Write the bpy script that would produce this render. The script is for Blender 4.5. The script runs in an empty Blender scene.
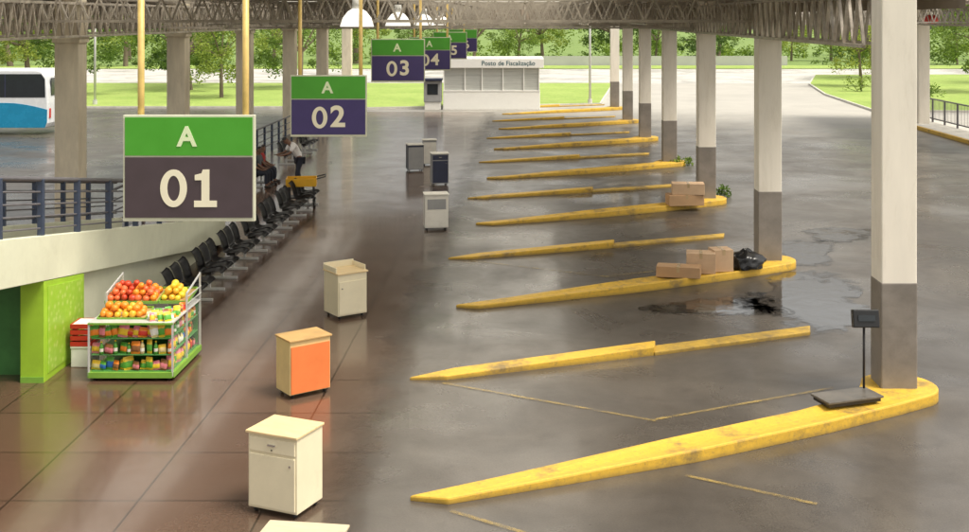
import bpy, bmesh, math, random
from mathutils import Vector, Matrix, Quaternion
random.seed(7)
PI = math.pi
SC = bpy.context.scene
COL = SC.collection
H = 6.0; F = 1160.0; VX = 525.0; VY = 18.0
def gp(px, py, z=0.0):
    Y = F*(H-z)/(py-VY)
    return ((px-VX)/F*Y, Y, z)
def sx(px, Y): return (px-VX)/F*Y
def sz(py, Y): return H-(py-VY)/F*Y
ORD = ['first','second','third','fourth','fifth','sixth','seventh','eighth','ninth','tenth','eleventh','twelfth',
       'thirteenth','fourteenth','fifteenth','sixteenth','seventeenth','eighteenth','nineteenth','twentieth',
       'twenty-first','twenty-second','twenty-third','twenty-fourth','twenty-fifth','twenty-sixth','twenty-seventh','twenty-eighth','twenty-ninth','thirtieth']

# ------------------------------------------------------------------ materials
def newmat(name):
    m = bpy.data.materials.new(name); m.use_nodes = True
    nt = m.node_tree; b = nt.nodes['Principled BSDF']
    return m, nt, b
def L(nt, a, b): nt.links.new(a, b)
def ramp(nt, fac, stops):
    r = nt.nodes.new('ShaderNodeValToRGB'); e = r.color_ramp.elements
    while len(e) < len(stops): e.new(0.5)
    for i, (p, c) in enumerate(stops):
        e[i].position = p; e[i].color = (c[0], c[1], c[2], 1) if not isinstance(c, (int, float)) else (c, c, c, 1)
    L(nt, fac, r.inputs[0]); return r.outputs[0]
def noise(nt, vec, scale, detail=6, rough=0.6, dist=0.0):
    n = nt.nodes.new('ShaderNodeTexNoise'); n.inputs['Scale'].default_value = scale
    n.inputs['Detail'].default_value = detail; n.inputs['Roughness'].default_value = rough
    n.inputs['Distortion'].default_value = dist
    if vec is not None: L(nt, vec, n.inputs['Vector'])
    return n.outputs['Fac']
def mixc(nt, fac, a, b, mode='MIX'):
    n = nt.nodes.new('ShaderNodeMix'); n.data_type = 'RGBA'; n.blend_type = mode
    for s, v in ((n.inputs[0], fac), (n.inputs[6], a), (n.inputs[7], b)):
        if isinstance(v, (int, float)): s.default_value = v
        elif isinstance(v, tuple): s.default_value = (v[0], v[1], v[2], 1)
        else: L(nt, v, s)
    return n.outputs[2]
def coords(nt, kind='pos', scale=(1,1,1)):
    if kind == 'pos': o = nt.nodes.new('ShaderNodeNewGeometry').outputs['Position']
    else: o = nt.nodes.new('ShaderNodeTexCoord').outputs['Object']
    if scale != (1,1,1):
        mp = nt.nodes.new('ShaderNodeMapping'); mp.inputs['Scale'].default_value = scale
        L(nt, o, mp.inputs['Vector']); o = mp.outputs[0]
    return o
def madd(nt, a, k, c):
    n = nt.nodes.new('ShaderNodeMath'); n.operation = 'MULTIPLY_ADD'; n.inputs[1].default_value = k
    L(nt, a, n.inputs[0]); L(nt, c, n.inputs[2]); return n.outputs[0]
def maprange(nt, v, a, b):
    mr = nt.nodes.new('ShaderNodeMapRange'); mr.interpolation_type = 'SMOOTHSTEP'; mr.inputs[1].default_value = a; mr.inputs[2].default_value = b
    L(nt, v, mr.inputs[0]); return mr.outputs[0]
def bump(nt, b, h, strength=0.2, dist=0.02):
    n = nt.nodes.new('ShaderNodeBump'); n.inputs['Strength'].default_value = strength; n.inputs['Distance'].default_value = dist
    L(nt, h, n.inputs['Height']); L(nt, n.outputs[0], b.inputs['Normal'])
def M(name, col, rough=0.5, metal=0.0, var=0.25, scale=3.0, dirt=0.0, dirtcol=(0.05,0.04,0.03), stretch=(1,1,1), spec=0.5, kind='pos', bmp=0.0):
    m, nt, b = newmat(name)
    v = coords(nt, kind, stretch)
    f = noise(nt, v, scale, 8, 0.65)
    lo = tuple(c*(1-var) for c in col); hi = tuple(min(1, c*(1+var*0.7)) for c in col)
    c = ramp(nt, f, [(0.3, lo), (0.7, hi)])
    if dirt > 0:
        f2 = noise(nt, v, scale*0.37+0.8, 10, 0.75, 0.4)
        k = ramp(nt, f2, [(0.62-dirt*0.35, 0.0), (0.80-dirt*0.2, dirt)])
        c = mixc(nt, k, c, dirtcol)
    L(nt, c, b.inputs['Base Color'])
    rr = ramp(nt, f, [(0.3, max(0.02, rough-0.1)), (0.7, min(1, rough+0.1))]); L(nt, rr, b.inputs['Roughness'])
    b.inputs['Metallic'].default_value = metal; b.inputs['Specular IOR Level'].default_value = spec
    if bmp > 0: bump(nt, b, noise(nt, v, scale*6, 5), bmp, 0.02)
    return m

def floor_mat(fade=True):
    m, nt, b = newmat('platform_paving')
    p = coords(nt)
    br = nt.nodes.new('ShaderNodeTexBrick'); br.offset = 0.0
    br.inputs['Scale'].default_value = 1.0; br.inputs['Brick Width'].default_value = 1.6; br.inputs['Row Height'].default_value = 1.6
    br.inputs['Mortar Size'].default_value = 0.018; br.inputs['Mortar Smooth'].default_value = 0.4
    br.inputs['Color1'].default_value = (1.06,1.06,1.06,1); br.inputs['Color2'].default_value = (0.92,0.92,0.92,1); br.inputs['Mortar'].default_value = (0.30,0.29,0.28,1)
    L(nt, p, br.inputs['Vector'])
    n1 = noise(nt, p, 0.30, 8, 0.6, 0.3)
    sep = nt.nodes.new('ShaderNodeSeparateXYZ'); L(nt, p, sep.inputs[0])
    sh = madd(nt, n1, 1.4, sep.outputs[0])
    base = mixc(nt, maprange(nt, sh, -4.6, -0.4), (0.116,0.065,0.042), (0.100,0.077,0.058))
    c = mixc(nt, 1.0, base, br.outputs['Color'], 'MULTIPLY')
    c = mixc(nt, 1.0, c, ramp(nt, n1, [(0.3, (0.92,0.91,0.90)), (0.7, (1.07,1.06,1.06))]), 'MULTIPLY')
    n2 = noise(nt, p, 1.7, 10, 0.75)
    c = mixc(nt, ramp(nt, n2, [(0.58, 0.0), (0.76, 0.32)]), c, (0.042,0.033,0.027))
    n3 = noise(nt, p, 22, 4, 0.7)
    c = mixc(nt, 0.35, c, ramp(nt, n3, [(0.3, 0.65), (0.7, 1.35)]), 'MULTIPLY')
    L(nt, c, b.inputs['Base Color'])
    L(nt, ramp(nt, noise(nt, p, 0.7, 8, 0.65, 0.4), [(0.34, 0.18), (0.68, 0.28)]), b.inputs['Roughness'])
    bump(nt, b, br.outputs['Fac'], -0.25, 0.01)
    b.inputs['Specular IOR Level'].default_value = 0.65
    wet = noise(nt, coords(nt, 'pos', (1.0,0.3,1.0)), 0.5, 5, 0.5, 0.2)
    L(nt, ramp(nt, wet, [(0.34, 0.2), (0.66, 0.42)]), b.inputs['Coat Weight'])
    b.inputs['Coat Roughness'].default_value = 0.08; b.inputs['Coat IOR'].default_value = 1.5
    if fade:
        tr = nt.nodes.new('ShaderNodeBsdfTransparent'); mx = nt.nodes.new('ShaderNodeMixShader')
        e = madd(nt, noise(nt, p, 0.9, 8, 0.7), 1.6, sep.outputs[0])
        L(nt, maprange(nt, e, -2.0, -0.8), mx.inputs[0]); L(nt, b.outputs[0], mx.inputs[1]); L(nt, tr.outputs[0], mx.inputs[2])
        L(nt, mx.outputs[0], nt.nodes['Material Output'].inputs[0])
    return m
def asphalt_mat(name, lo, hi, r0, r1, scale=0.3, open_bright=None):
    m, nt, b = newmat(name)
    p = coords(nt)
    n1 = noise(nt, p, scale, 10, 0.7, 0.6)
    c = ramp(nt, n1, [(0.32, lo), (0.68, hi)])
    n2 = noise(nt, p, 40, 3); c = mixc(nt, 0.6, c, ramp(nt, n2, [(0.3, 0.6), (0.7, 1.4)]), 'MULTIPLY')
    n4 = noise(nt, p, 1.3, 9, 0.75); c = mixc(nt, ramp(nt, n4, [(0.54, 0.0), (0.72, 0.5)]), c, (0.034,0.028,0.024))
    n5 = noise(nt, p, 0.16, 6, 0.6, 1.2); c = mixc(nt, ramp(nt, n5, [(0.48, 0.0), (0.62, 0.4)]), c, (0.042,0.036,0.031))
    rr = ramp(nt, noise(nt, p, 0.45, 6, 0.6, 0.6), [(0.36, r0), (0.66, r1)])
    wetw = ramp(nt, noise(nt, p, 0.30, 5, 0.5, 0.4), [(0.46, 0.05), (0.66, 0.40)])
    if open_bright:
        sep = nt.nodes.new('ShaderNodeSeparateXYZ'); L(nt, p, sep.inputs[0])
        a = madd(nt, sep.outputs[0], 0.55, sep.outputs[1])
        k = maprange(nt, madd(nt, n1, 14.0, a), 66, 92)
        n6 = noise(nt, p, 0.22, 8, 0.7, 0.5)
        c = mixc(nt, k, c, mixc(nt, n6, tuple(x*0.62 for x in open_bright), tuple(x*1.2 for x in open_bright)))  # brightness of the open far yard put into a paler colour
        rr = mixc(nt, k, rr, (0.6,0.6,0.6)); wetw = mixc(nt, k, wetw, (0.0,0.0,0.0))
    L(nt, c, b.inputs['Base Color']); L(nt, rr, b.inputs['Roughness']); L(nt, wetw, b.inputs['Coat Weight'])
    bump(nt, b, n2, 0.12, 0.01)
    b.inputs['Coat Roughness'].default_value = 0.10; b.inputs['Coat IOR'].default_value = 1.5
    return m
def yellow_mat(name, col, worn):
    m, nt, b = newmat(name); p = coords(nt)
    n1 = noise(nt, p, 1.6, 10, 0.75); n2 = noise(nt, p, 9, 6, 0.7)
    c = mixc(nt, ramp(nt, n2, [(0.3, 0.0), (0.75, 0.6)]), col, tuple(x*0.66 for x in col))
    c = mixc(nt, ramp(nt, n1, [(0.60-worn, 0.0), (0.72-worn*0.6, 0.85)]), c, (0.15,0.11,0.06))
    n3 = noise(nt, p, 30, 4, 0.7); c = mixc(nt, ramp(nt, n3, [(0.56, 0.0), (0.68, 0.55)]), c, (0.2,0.14,0.07))
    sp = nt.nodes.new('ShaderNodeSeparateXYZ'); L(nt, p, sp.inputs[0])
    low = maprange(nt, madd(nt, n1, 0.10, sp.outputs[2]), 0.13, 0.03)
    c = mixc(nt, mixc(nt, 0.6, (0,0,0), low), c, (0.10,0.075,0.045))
    L(nt, c, b.inputs['Base Color']); b.inputs['Roughness'].default_value = 0.55
    bump(nt, b, n2, 0.25, 0.015); return m
def line_mat():
    m, nt, b = newmat('faded_yellow_line'); p = coords(nt)
    n1 = noise(nt, p, 2.5, 10, 0.8)
    b.inputs['Base Color'].default_value = (0.40,0.28,0.08,1); b.inputs['Roughness'].default_value = 0.55
    tr = nt.nodes.new('ShaderNodeBsdfTransparent'); mx = nt.nodes.new('ShaderNodeMixShader')
    L(nt, ramp(nt, n1, [(0.36, 0.25), (0.60, 0.97)]), mx.inputs[0]); L(nt, b.outputs[0], mx.inputs[1]); L(nt, tr.outputs[0], mx.inputs[2])
    L(nt, mx.outputs[0], nt.nodes['Material Output'].inputs[0]); return m
def foliage_mat(name, a, bcol):
    m, nt, b = newmat(name)
    g = nt.nodes.new('ShaderNodeNewGeometry')
    c = ramp(nt, g.outputs['Random Per Island'], [(0.0, a), (1.0, bcol)])
    oi = nt.nodes.new('ShaderNodeObjectInfo')
    c = mixc(nt, 1.0, c, ramp(nt, oi.outputs['Random'], [(0, (0.72,0.8,0.75)), (1, (1.28,1.2,1.0))]), 'MULTIPLY')
    L(nt, c, b.inputs['Base Color']); b.inputs['Roughness'].default_value = 0.6
    tr = nt.nodes.new('ShaderNodeBsdfTranslucent'); L(nt, c, tr.inputs[0])
    mx = nt.nodes.new('ShaderNodeMixShader'); mx.inputs[0].default_value = 0.5
    L(nt, b.outputs[0], mx.inputs[1]); L(nt, tr.outputs[0], mx.inputs[2])
    L(nt, mx.outputs[0], nt.nodes['Material Output'].inputs[0]); return m
def glass_mat(name, tint=(0.97,0.99,0.98), amt=0.96):
    m, nt, b = newmat(name)
    b.inputs['Base Color'].default_value = (*tint, 1); b.inputs['Roughness'].default_value = 0.05
    t = nt.nodes.new('ShaderNodeBsdfTransparent'); t.inputs[0].default_value = (*tint, 1)
    mx = nt.nodes.new('ShaderNodeMixShader'); mx.inputs[0].default_value = amt
    L(nt, b.outputs[0], mx.inputs[1]); L(nt, t.outputs[0], mx.inputs[2])
    L(nt, mx.outputs[0], nt.nodes['Material Output'].inputs[0]); return m
def skylight_mat():
    m, nt, b = newmat('translucent_skylight'); p = coords(nt)
    c = ramp(nt, noise(nt, p, 0.8, 6), [(0.3, (0.76,0.74,0.68)), (0.7, (0.95,0.94,0.90))])
    d = nt.nodes.new('ShaderNodeBsdfDiffuse'); L(nt, c, d.inputs[0])
    t = nt.nodes.new('ShaderNodeBsdfTranslucent'); L(nt, c, t.inputs[0])
    mx = nt.nodes.new('ShaderNodeMixShader'); mx.inputs[0].default_value = 0.88
    L(nt, d.outputs[0], mx.inputs[1]); L(nt, t.outputs[0], mx.inputs[2])
    L(nt, mx.outputs[0], nt.nodes['Material Output'].inputs[0]); return m
def pattern_mat():
    m, nt, b = newmat('pale_patterned_board'); p = coords(nt, 'pos', (1,5,5))
    v = nt.nodes.new('ShaderNodeTexVoronoi'); v.inputs['Scale'].default_value = 1.6; L(nt, p, v.inputs['Vector'])
    c = ramp(nt, v.outputs['Distance'], [(0.20, (0.46,0.62,0.13)), (0.34, (0.36,0.56,0.06)), (0.6, (0.32,0.54,0.04))])
    L(nt, c, b.inputs['Base Color']); b.inputs['Roughness'].default_value = 0.45; return m

MT = dict(
 floor=floor_mat(), floor2=floor_mat(False), skylight=skylight_mat(), pattern=pattern_mat(),
 yard=asphalt_mat('yard_asphalt', (0.058,0.050,0.042), (0.116,0.100,0.083), 0.22, 0.45, open_bright=(0.46,0.44,0.395)),
 road=asphalt_mat('pale_road', (0.50,0.485,0.45), (0.62,0.60,0.56), 0.5, 0.8),
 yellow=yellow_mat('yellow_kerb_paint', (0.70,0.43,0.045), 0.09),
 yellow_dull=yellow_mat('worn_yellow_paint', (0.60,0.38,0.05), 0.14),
 line=line_mat(),
 white_col=M('white_column_paint', (0.83,0.77,0.67), 0.6, var=0.08, scale=1.2, dirt=0.38, dirtcol=(0.44,0.37,0.27), stretch=(2,2,0.35)),
 grey_col=M('grey_column_paint', (0.24,0.212,0.185), 0.5, var=0.2, scale=2.0, dirt=0.4, dirtcol=(0.10,0.08,0.06)),
 raw_col=M('cream_concrete', (0.70,0.62,0.48), 0.75, var=0.15, scale=1.6, dirt=0.35, dirtcol=(0.34,0.28,0.20), stretch=(2,2,0.5)),
 steel=M('weathered_galvanised_steel', (0.46,0.41,0.345), 0.45, metal=0.1, var=0.4, scale=4, dirt=0.5, dirtcol=(0.15,0.09,0.055)),
 steel_far=M('dull_truss_steel', (0.39,0.345,0.29), 0.5, metal=0.05, var=0.3, scale=3, dirt=0.3),
 roof=M('roof_sheeting', (0.26,0.215,0.17), 0.6, var=0.2, scale=2),
 eave=M('pale_eave_sheeting', (0.56,0.52,0.45), 0.6, var=0.15, scale=0.6, dirt=0.3, dirtcol=(0.3,0.26,0.2)),
 pole_y=M('yellow_hanger_paint', (0.62,0.44,0.14), 0.4, var=0.2, scale=5, dirt=0.25),
 green=M('sign_green', (0.072,0.345,0.028), 0.4, var=0.06, scale=4),
 purple=M('sign_purple', (0.055,0.038,0.15), 0.4, var=0.08, scale=4),
 greyp=M('sign_grey_purple', (0.072,0.050,0.060), 0.4, var=0.08, scale=4),
 letter=M('sign_lettering', (0.84,0.78,0.60), 0.4, var=0.03),
 letter_g=M('sign_pale_green_lettering', (0.76,0.86,0.55), 0.4, var=0.03),
 frame=M('sign_edge', (0.62,0.62,0.48), 0.45, var=0.1),
 cream=M('cream_laminate', (0.78,0.70,0.50), 0.45, var=0.06, scale=3, dirt=0.2, dirtcol=(0.35,0.27,0.16), kind='obj'),
 cream_top=M('worn_tan_top', (0.76,0.58,0.32), 0.4, var=0.15, scale=4, dirt=0.3, dirtcol=(0.4,0.26,0.12), stretch=(1,5,1), kind='obj'),
 pale_top=M('cream_wood_top', (0.58,0.49,0.34), 0.5, var=0.15, scale=4, dirt=0.3, dirtcol=(0.4,0.28,0.15), stretch=(1,5,1), kind='obj'),
 white_lam=M('white_laminate', (0.78,0.75,0.68), 0.45, var=0.06, scale=3, dirt=0.35, dirtcol=(0.36,0.3,0.22), kind='obj'),
 tan=M('tan_plywood', (0.50,0.31,0.12), 0.5, var=0.2, scale=3, stretch=(1,1,6), kind='obj', dirt=0.2),
 paletan=M('pale_yellow_laminate', (0.76,0.58,0.27), 0.5, var=0.12, scale=3, kind='obj', dirt=0.15, dirtcol=(0.4,0.25,0.1)),
 orange=M('orange_laminate', (0.78,0.20,0.055), 0.45, var=0.1, scale=3, dirt=0.2, kind='obj'),
 greylam=M('grey_laminate', (0.33,0.33,0.33), 0.5, var=0.12, kind='obj'),
 navy=M('navy_laminate', (0.028,0.034,0.07), 0.4, var=0.2, kind='obj'),
 chrome=M('chrome', (0.6,0.6,0.6), 0.2, metal=1.0, var=0.05),
 black=M('black_plastic', (0.016,0.016,0.018), 0.35, var=0.3),
 rubber=M('black_rubber', (0.02,0.02,0.02), 0.7, var=0.3),
 darkmetal=M('dark_steel', (0.045,0.042,0.042), 0.4, metal=0.5, var=0.3, dirt=0.3),
 plate=M('scale_plate_steel', (0.16,0.145,0.125), 0.4, metal=0.2, var=0.35, scale=5, dirt=0.5),
 silver=M('silver_paint', (0.60,0.60,0.58), 0.35, metal=0.2, var=0.1),
 rail_blue=M('blue_grey_railing_paint', (0.045,0.062,0.105), 0.4, var=0.25, scale=3, dirt=0.2),
 rail_dark=M('dark_rail_paint', (0.12,0.115,0.125), 0.45, var=0.25, scale=3),
 ramp_wall=M('pale_green_cream_render', (0.67,0.68,0.52), 0.75, var=0.10, scale=0.9, dirt=0.3, dirtcol=(0.40,0.38,0.26)),
 ramp_deck=M('ramp_concrete', (0.2,0.175,0.15), 0.7, var=0.2),
 kgreen=M('lime_green_board', (0.34,0.56,0.035), 0.45, var=0.12, scale=1.5, dirt=0.25, dirtcol=(0.16,0.26,0.03)),
 kdark=M('dark_green_board', (0.07,0.24,0.06), 0.5, var=0.2),
 kgreen2=M('stand_green', (0.20,0.40,0.05), 0.4, var=0.15),
 white=M('white_paint', (0.80,0.78,0.74), 0.5, var=0.05, dirt=0.1),
 red=M('red_plastic', (0.55,0.03,0.02), 0.4, var=0.15),
 carton=M('brown_cardboard', (0.44,0.27,0.14), 0.8, var=0.15, scale=2.5, dirt=0.15, kind='obj'),
 carton2=M('pale_cardboard', (0.54,0.37,0.23), 0.8, var=0.15, scale=2.5, kind='obj'),
 tape=M('packing_tape', (0.42,0.30,0.16), 0.25, var=0.1),
 bag=M('black_plastic_bag', (0.012,0.012,0.013), 0.22, var=0.3),
 bus_white=M('white_coachwork', (0.74,0.76,0.78), 0.25, var=0.03),
 teal=M('teal_livery', (0.01,0.25,0.45), 0.25, var=0.1),
 busglass=M('dark_bus_glass', (0.02,0.025,0.03), 0.08, var=0.2),
 booth_glass=M('booth_shutter_grey', (0.50,0.51,0.48), 0.3, var=0.15, scale=1.2, stretch=(0.4,0.4,9)),
 booth_white=M('booth_white_panel', (0.88,0.87,0.83), 0.5, var=0.03, dirt=0.08, dirtcol=(0.5,0.48,0.43)),
 ink=M('teal_grey_lettering', (0.03,0.11,0.14), 0.5, var=0.05),
 leaf_a=foliage_mat('foliage_light', (0.075,0.135,0.020), (0.25,0.36,0.06)),
 leaf_b=foliage_mat('foliage_dark', (0.04,0.085,0.014), (0.16,0.25,0.04)),
 leaf_c=foliage_mat('foliage_yellow_green', (0.12,0.18,0.025), (0.38,0.46,0.10)),
 bark=M('bark', (0.18,0.14,0.10), 0.9, var=0.35, scale=4, stretch=(2,2,0.5), bmp=0.4),
 wallgrey=M('pale_boundary_render', (0.48,0.48,0.46), 0.8, var=0.12, scale=0.3, dirt=0.3, dirtcol=(0.3,0.3,0.26)),
 kerbstone=M('pale_kerbstone', (0.56,0.54,0.49), 0.8, var=0.2, scale=2),
 skin=M('brown_skin', (0.20,0.10,0.06), 0.5, var=0.08), hair=M('black_hair', (0.012,0.01,0.01), 0.5, var=0.2),
 shirt_w=M('white_shirt_cloth', (0.88,0.85,0.83), 0.8, var=0.03), shirt_d=M('dark_shirt_cloth', (0.03,0.035,0.05), 0.85, var=0.2),
 shirt_r=M('red_shirt_cloth', (0.42,0.03,0.03), 0.85, var=0.2), shirt_g=M('grey_shirt_cloth', (0.10,0.11,0.12), 0.85, var=0.2),
 jeans=M('dark_trouser_cloth', (0.022,0.025,0.04), 0.85, var=0.2), shoe=M('shoe_leather', (0.03,0.02,0.015), 0.4, var=0.2),
 cartyellow=M('cart_yellow', (0.74,0.40,0.02), 0.4, var=0.12),
)
def grass_mat(name, lo, hi):
    m, nt, b = newmat(name); p = coords(nt)
    n = noise(nt, p, 0.22, 8, 0.7); n2 = noise(nt, p, 5, 8, 0.75); n3 = noise(nt, p, 0.9, 8, 0.7)
    c = ramp(nt, n, [(0.3, lo), (0.7, hi)])
    c = mixc(nt, 0.7, c, ramp(nt, n2, [(0.3, 0.6), (0.7, 1.35)]), 'MULTIPLY')
    c = mixc(nt, ramp(nt, n3, [(0.56, 0.0), (0.74, 0.5)]), c, (0.36,0.34,0.15))
    L(nt, c, b.inputs['Base Color']); b.inputs['Roughness'].default_value = 0.85
    bump(nt, b, n2, 0.6, 0.1); return m
MT['grass'] = grass_mat('lawn_grass', (0.21,0.32,0.055), (0.35,0.45,0.11))
MT['rough_grass'] = grass_mat('rough_ground_grass', (0.12,0.20,0.04), (0.21,0.30,0.08))
def puddle_mat():
    m, nt, b = newmat('puddle_water'); p = coords(nt)
    b.inputs['Base Color'].default_value = (0.02,0.018,0.016,1); b.inputs['Roughness'].default_value = 0.04
    b.inputs['IOR'].default_value = 4.0
    bump(nt, b, noise(nt, p, 1.5, 5, 0.6, 1.2), 0.30, 0.03)
    at = nt.nodes.new('ShaderNodeAttribute'); at.attribute_name = 'depth'
    e = madd(nt, noise(nt, p, 1.6, 10, 0.7, 0.6), 1.5, at.outputs['Fac'])
    tr = nt.nodes.new('ShaderNodeBsdfTransparent'); mx = nt.nodes.new('ShaderNodeMixShader')
    L(nt, maprange(nt, e, 0.82, 1.12), mx.inputs[0]); L(nt, tr.outputs[0], mx.inputs[1]); L(nt, b.outputs[0], mx.inputs[2])
    L(nt, mx.outputs[0], nt.nodes['Material Output'].inputs[0]); return m
MT['water'] = puddle_mat()
def lamp_mat():
    m, nt, b = newmat('lit_lamp_bowl')
    b.inputs['Base Color'].default_value = (0.8,0.8,0.76,1); b.inputs['Roughness'].default_value = 0.3
    b.inputs['Emission Color'].default_value = (1.0,0.95,0.85,1); b.inputs['Emission Strength'].default_value = 1.0; return m
MT['lamp'] = lamp_mat()
MT['glass'] = glass_mat('clear_case_glass')

# ------------------------------------------------------------------ mesh helpers
class MB:
    def __init__(s): s.bm = bmesh.new()
    def box(s, c, size, rz=0.0, rx=0.0, ry=0.0):
        m = Matrix.Translation(c) @ Matrix.Rotation(rz, 4, 'Z') @ Matrix.Rotation(ry, 4, 'Y') @ Matrix.Rotation(rx, 4, 'X') @ Matrix.Diagonal((*size, 1))
        bmesh.ops.create_cube(s.bm, size=1, matrix=m); return s
    def bar(s, a, b, w, h=None):
        a = Vector(a); b = Vector(b); d = b-a
        q = d.to_track_quat('Z', 'Y').to_matrix().to_4x4()
        m = Matrix.Translation((a+b)/2) @ q @ Matrix.Diagonal((w, h or w, d.length, 1))
        bmesh.ops.create_cube(s.bm, size=1, matrix=m); return s
    def tube(s, a, b, r, r2=None, seg=10):
        a = Vector(a); b = Vector(b); d = b-a
        q = d.to_track_quat('Z', 'Y').to_matrix().to_4x4()
        bmesh.ops.create_cone(s.bm, cap_ends=True, segments=seg, radius1=r, radius2=r if r2 is None else r2, depth=d.length, matrix=Matrix.Translation((a+b)/2) @ q); return s
    def lathe(s, prof, seg=16, c=(0,0,0)):
        rings = []
        for r, z in prof:
            if r < 1e-5: rings.append([s.bm.verts.new((c[0], c[1], c[2]+z))])
            else: rings.append([s.bm.verts.new((c[0]+r*math.cos(2*PI*i/seg), c[1]+r*math.sin(2*PI*i/seg), c[2]+z)) for i in range(seg)])
        for A, B in zip(rings, rings[1:]):
            for i in range(seg):
                j = (i+1) % seg
                vs = []
                for v in (A[i % len(A)], A[j % len(A)], B[j % len(B)], B[i % len(B)]):
                    if v not in vs: vs.append(v)
                if len(vs) > 2: s.bm.faces.new(vs)
        return s
    def prism(s, pts, z0, z1, axis='Z'):
        f0 = z0 if callable(z0) else (lambda p: z0); f1 = z1 if callable(z1) else (lambda p: z1)
        def mk(p, z):
            if axis == 'Z': return (p[0], p[1], z)
            if axis == 'Y': return (p[0], z, p[1])
            return (z, p[0], p[1])
        A = [s.bm.verts.new(mk(p, f0(p))) for p in pts]; B = [s.bm.verts.new(mk(p, f1(p))) for p in pts]
        n = len(pts)
        s.bm.faces.new(A[::-1]); s.bm.faces.new(B)
        for i in range(n): s.bm.faces.new((A[i], A[(i+1) % n], B[(i+1) % n], B[i]))
        return s
    def ring(s, rx, rz, ix, iz, y0, y1, seg=40):
        g = []
        for (a, b_) in ((rx, rz), (ix, iz)):
            for y in (y0, y1): g.append([s.bm.verts.new((a*math.cos(2*PI*i/seg), y, b_*math.sin(2*PI*i/seg))) for i in range(seg)])
        for i in range(seg):
            j = (i+1) % seg
            for A, B in ((g[0], g[1]), (g[1], g[3]), (g[3], g[2]), (g[2], g[0])): s.bm.faces.new((A[i], A[j], B[j], B[i]))
        return s
    def shell(s, prof, y, w, bucket, th=0.018, nu=8, wend=(1.0, 0.8)):
        g = []; n = len(prof)
        for i, (x, z) in enumerate(prof):
            a = prof[max(0, i-1)]; b_ = prof[min(n-1, i+1)]
            t = Vector((b_[0]-a[0], 0, b_[1]-a[1])).normalized(); nn = Vector((t.z, 0, -t.x))
            f = i/(n-1); ww = w*(wend[0]+(wend[1]-wend[0])*max(0, (f-0.55)/0.45)**2)
            row = []
            for k in range(nu+1):
                u = -1+2*k/nu
                row.append(s.bm.verts.new(Vector((x, y+u*ww/2, z))+nn*bucket*(u*u)))
            g.append(row)
        fs = [s.bm.faces.new((g[i][k], g[i][k+1], g[i+1][k+1], g[i+1][k])) for i in range(n-1) for k in range(nu)]
        bmesh.ops.solidify(s.bm, geom=fs, thickness=th); return s
    def poly(s, pts):
        s.bm.faces.new([s.bm.verts.new(p) for p in pts]); return s
    def build(s, name, mat, parent=None, bevel=0.0, smooth=False, loc=None, seg=2):
        bmesh.ops.recalc_face_normals(s.bm, faces=s.bm.faces)
        if bevel > 0:
            ed = [e for e in s.bm.edges if len(e.link_faces) == 2 and e.calc_face_angle(0) > 0.6]
            bmesh.ops.bevel(s.bm, geom=ed, offset=bevel, segments=seg, affect='EDGES', profile=0.5, clamp_overlap=True)
        me = bpy.data.meshes.new(name); s.bm.to_mesh(me); s.bm.free()
        if smooth:
            for p in me.polygons: p.use_smooth = True
        return link(name, me, mat, parent, loc)
def link(name, me, mat, parent=None, loc=None, rot=None):
    o = bpy.data.objects.new(name, me); COL.objects.link(o)
    if mat is not None:
        me.materials.clear(); me.materials.append(mat)
    if parent: o.parent = parent
    if loc: o.location = loc
    if rot: o.rotation_euler = rot
    return o
def tag(o, label, cat, group=None, kind=None):
    o['label'] = label; o['category'] = cat
    if group: o['group'] = group
    if kind: o['kind'] = kind
    return o
def struct(o, label=None):
    o['kind'] = 'structure'
    o['label'] = label or o.name; o['category'] = o.name.split('.')[0].replace('_', ' ')
    return o
def thing(name, label, cat, loc=(0,0,0), rz=0.0, group=None):
    o = bpy.data.objects.new(name, None); COL.objects.link(o); o.empty_display_size = 0.2
    o.location = loc; o.rotation_euler = (0, 0, rz)
    return tag(o, label, cat, group)
def copy_tree(o, parent=None):
    c = o.copy(); COL.objects.link(c)
    if parent: c.parent = parent
    for ch in list(o.children): copy_tree(ch, c)
    return c
def text(s, size, mat, parent, loc, name, bold=0.0, rot=(PI/2,0,0), sx_=1.0, ext=0.004):
    cu = bpy.data.curves.new('t', 'FONT'); cu.body = s; cu.size = size; cu.align_x = 'CENTER'; cu.align_y = 'CENTER'
    cu.extrude = ext; cu.offset = bold; cu.resolution_u = 6
    t = bpy.data.objects.new('t', cu); COL.objects.link(t)
    bpy.context.view_layer.update()
    me = bpy.data.meshes.new_from_object(t.evaluated_get(bpy.context.evaluated_depsgraph_get()))
    bpy.data.objects.remove(t); bpy.data.curves.remove(cu)
    o = link(name, me, mat, parent, loc, rot); o.scale = (sx_, 1, 1); return o

# ------------------------------------------------------------------ setting: ground sheets
struct(MB().poly([(-400,-60,-0.03),(400,-60,-0.03),(400,600,-0.03),(-400,600,-0.03)]).build('ground', MT['rough_grass']), 'green ground reaching the horizon')
struct(MB().poly([(-70,-10,0),(70,-10,0),(70,145,0),(-70,145,0)]).build('bus_yard', MT['yard']), 'damp grey brown asphalt of the bus bays and yard')
struct(MB().poly([(-70,106,0.006),(70,106,0.006),(70,136,0.006),(-70,136,0.006)]).build('far_road', MT['road']), 'pale road crossing beyond the terminal')
struct(MB().poly([(-70,136.2,0.05),(70,136.2,0.05),(70,145.5,0.05),(-70,145.5,0.05)]).build('verge', MT['grass']), 'grass verge beyond the far road')
SP = 9.6
edge = []
for n in range(-1, 6):
    edge += [(-1.45, 14.5+SP*n), (-1.92, 19.28+SP*n)]
pl = [(-7.9, 4.9), (-1.6, 4.9)] + [p for p in edge if p[1] > 5] + [(-1.5, 74), (-11.4, 74), (-11.4, 31), (-7.9, 31)]
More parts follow.
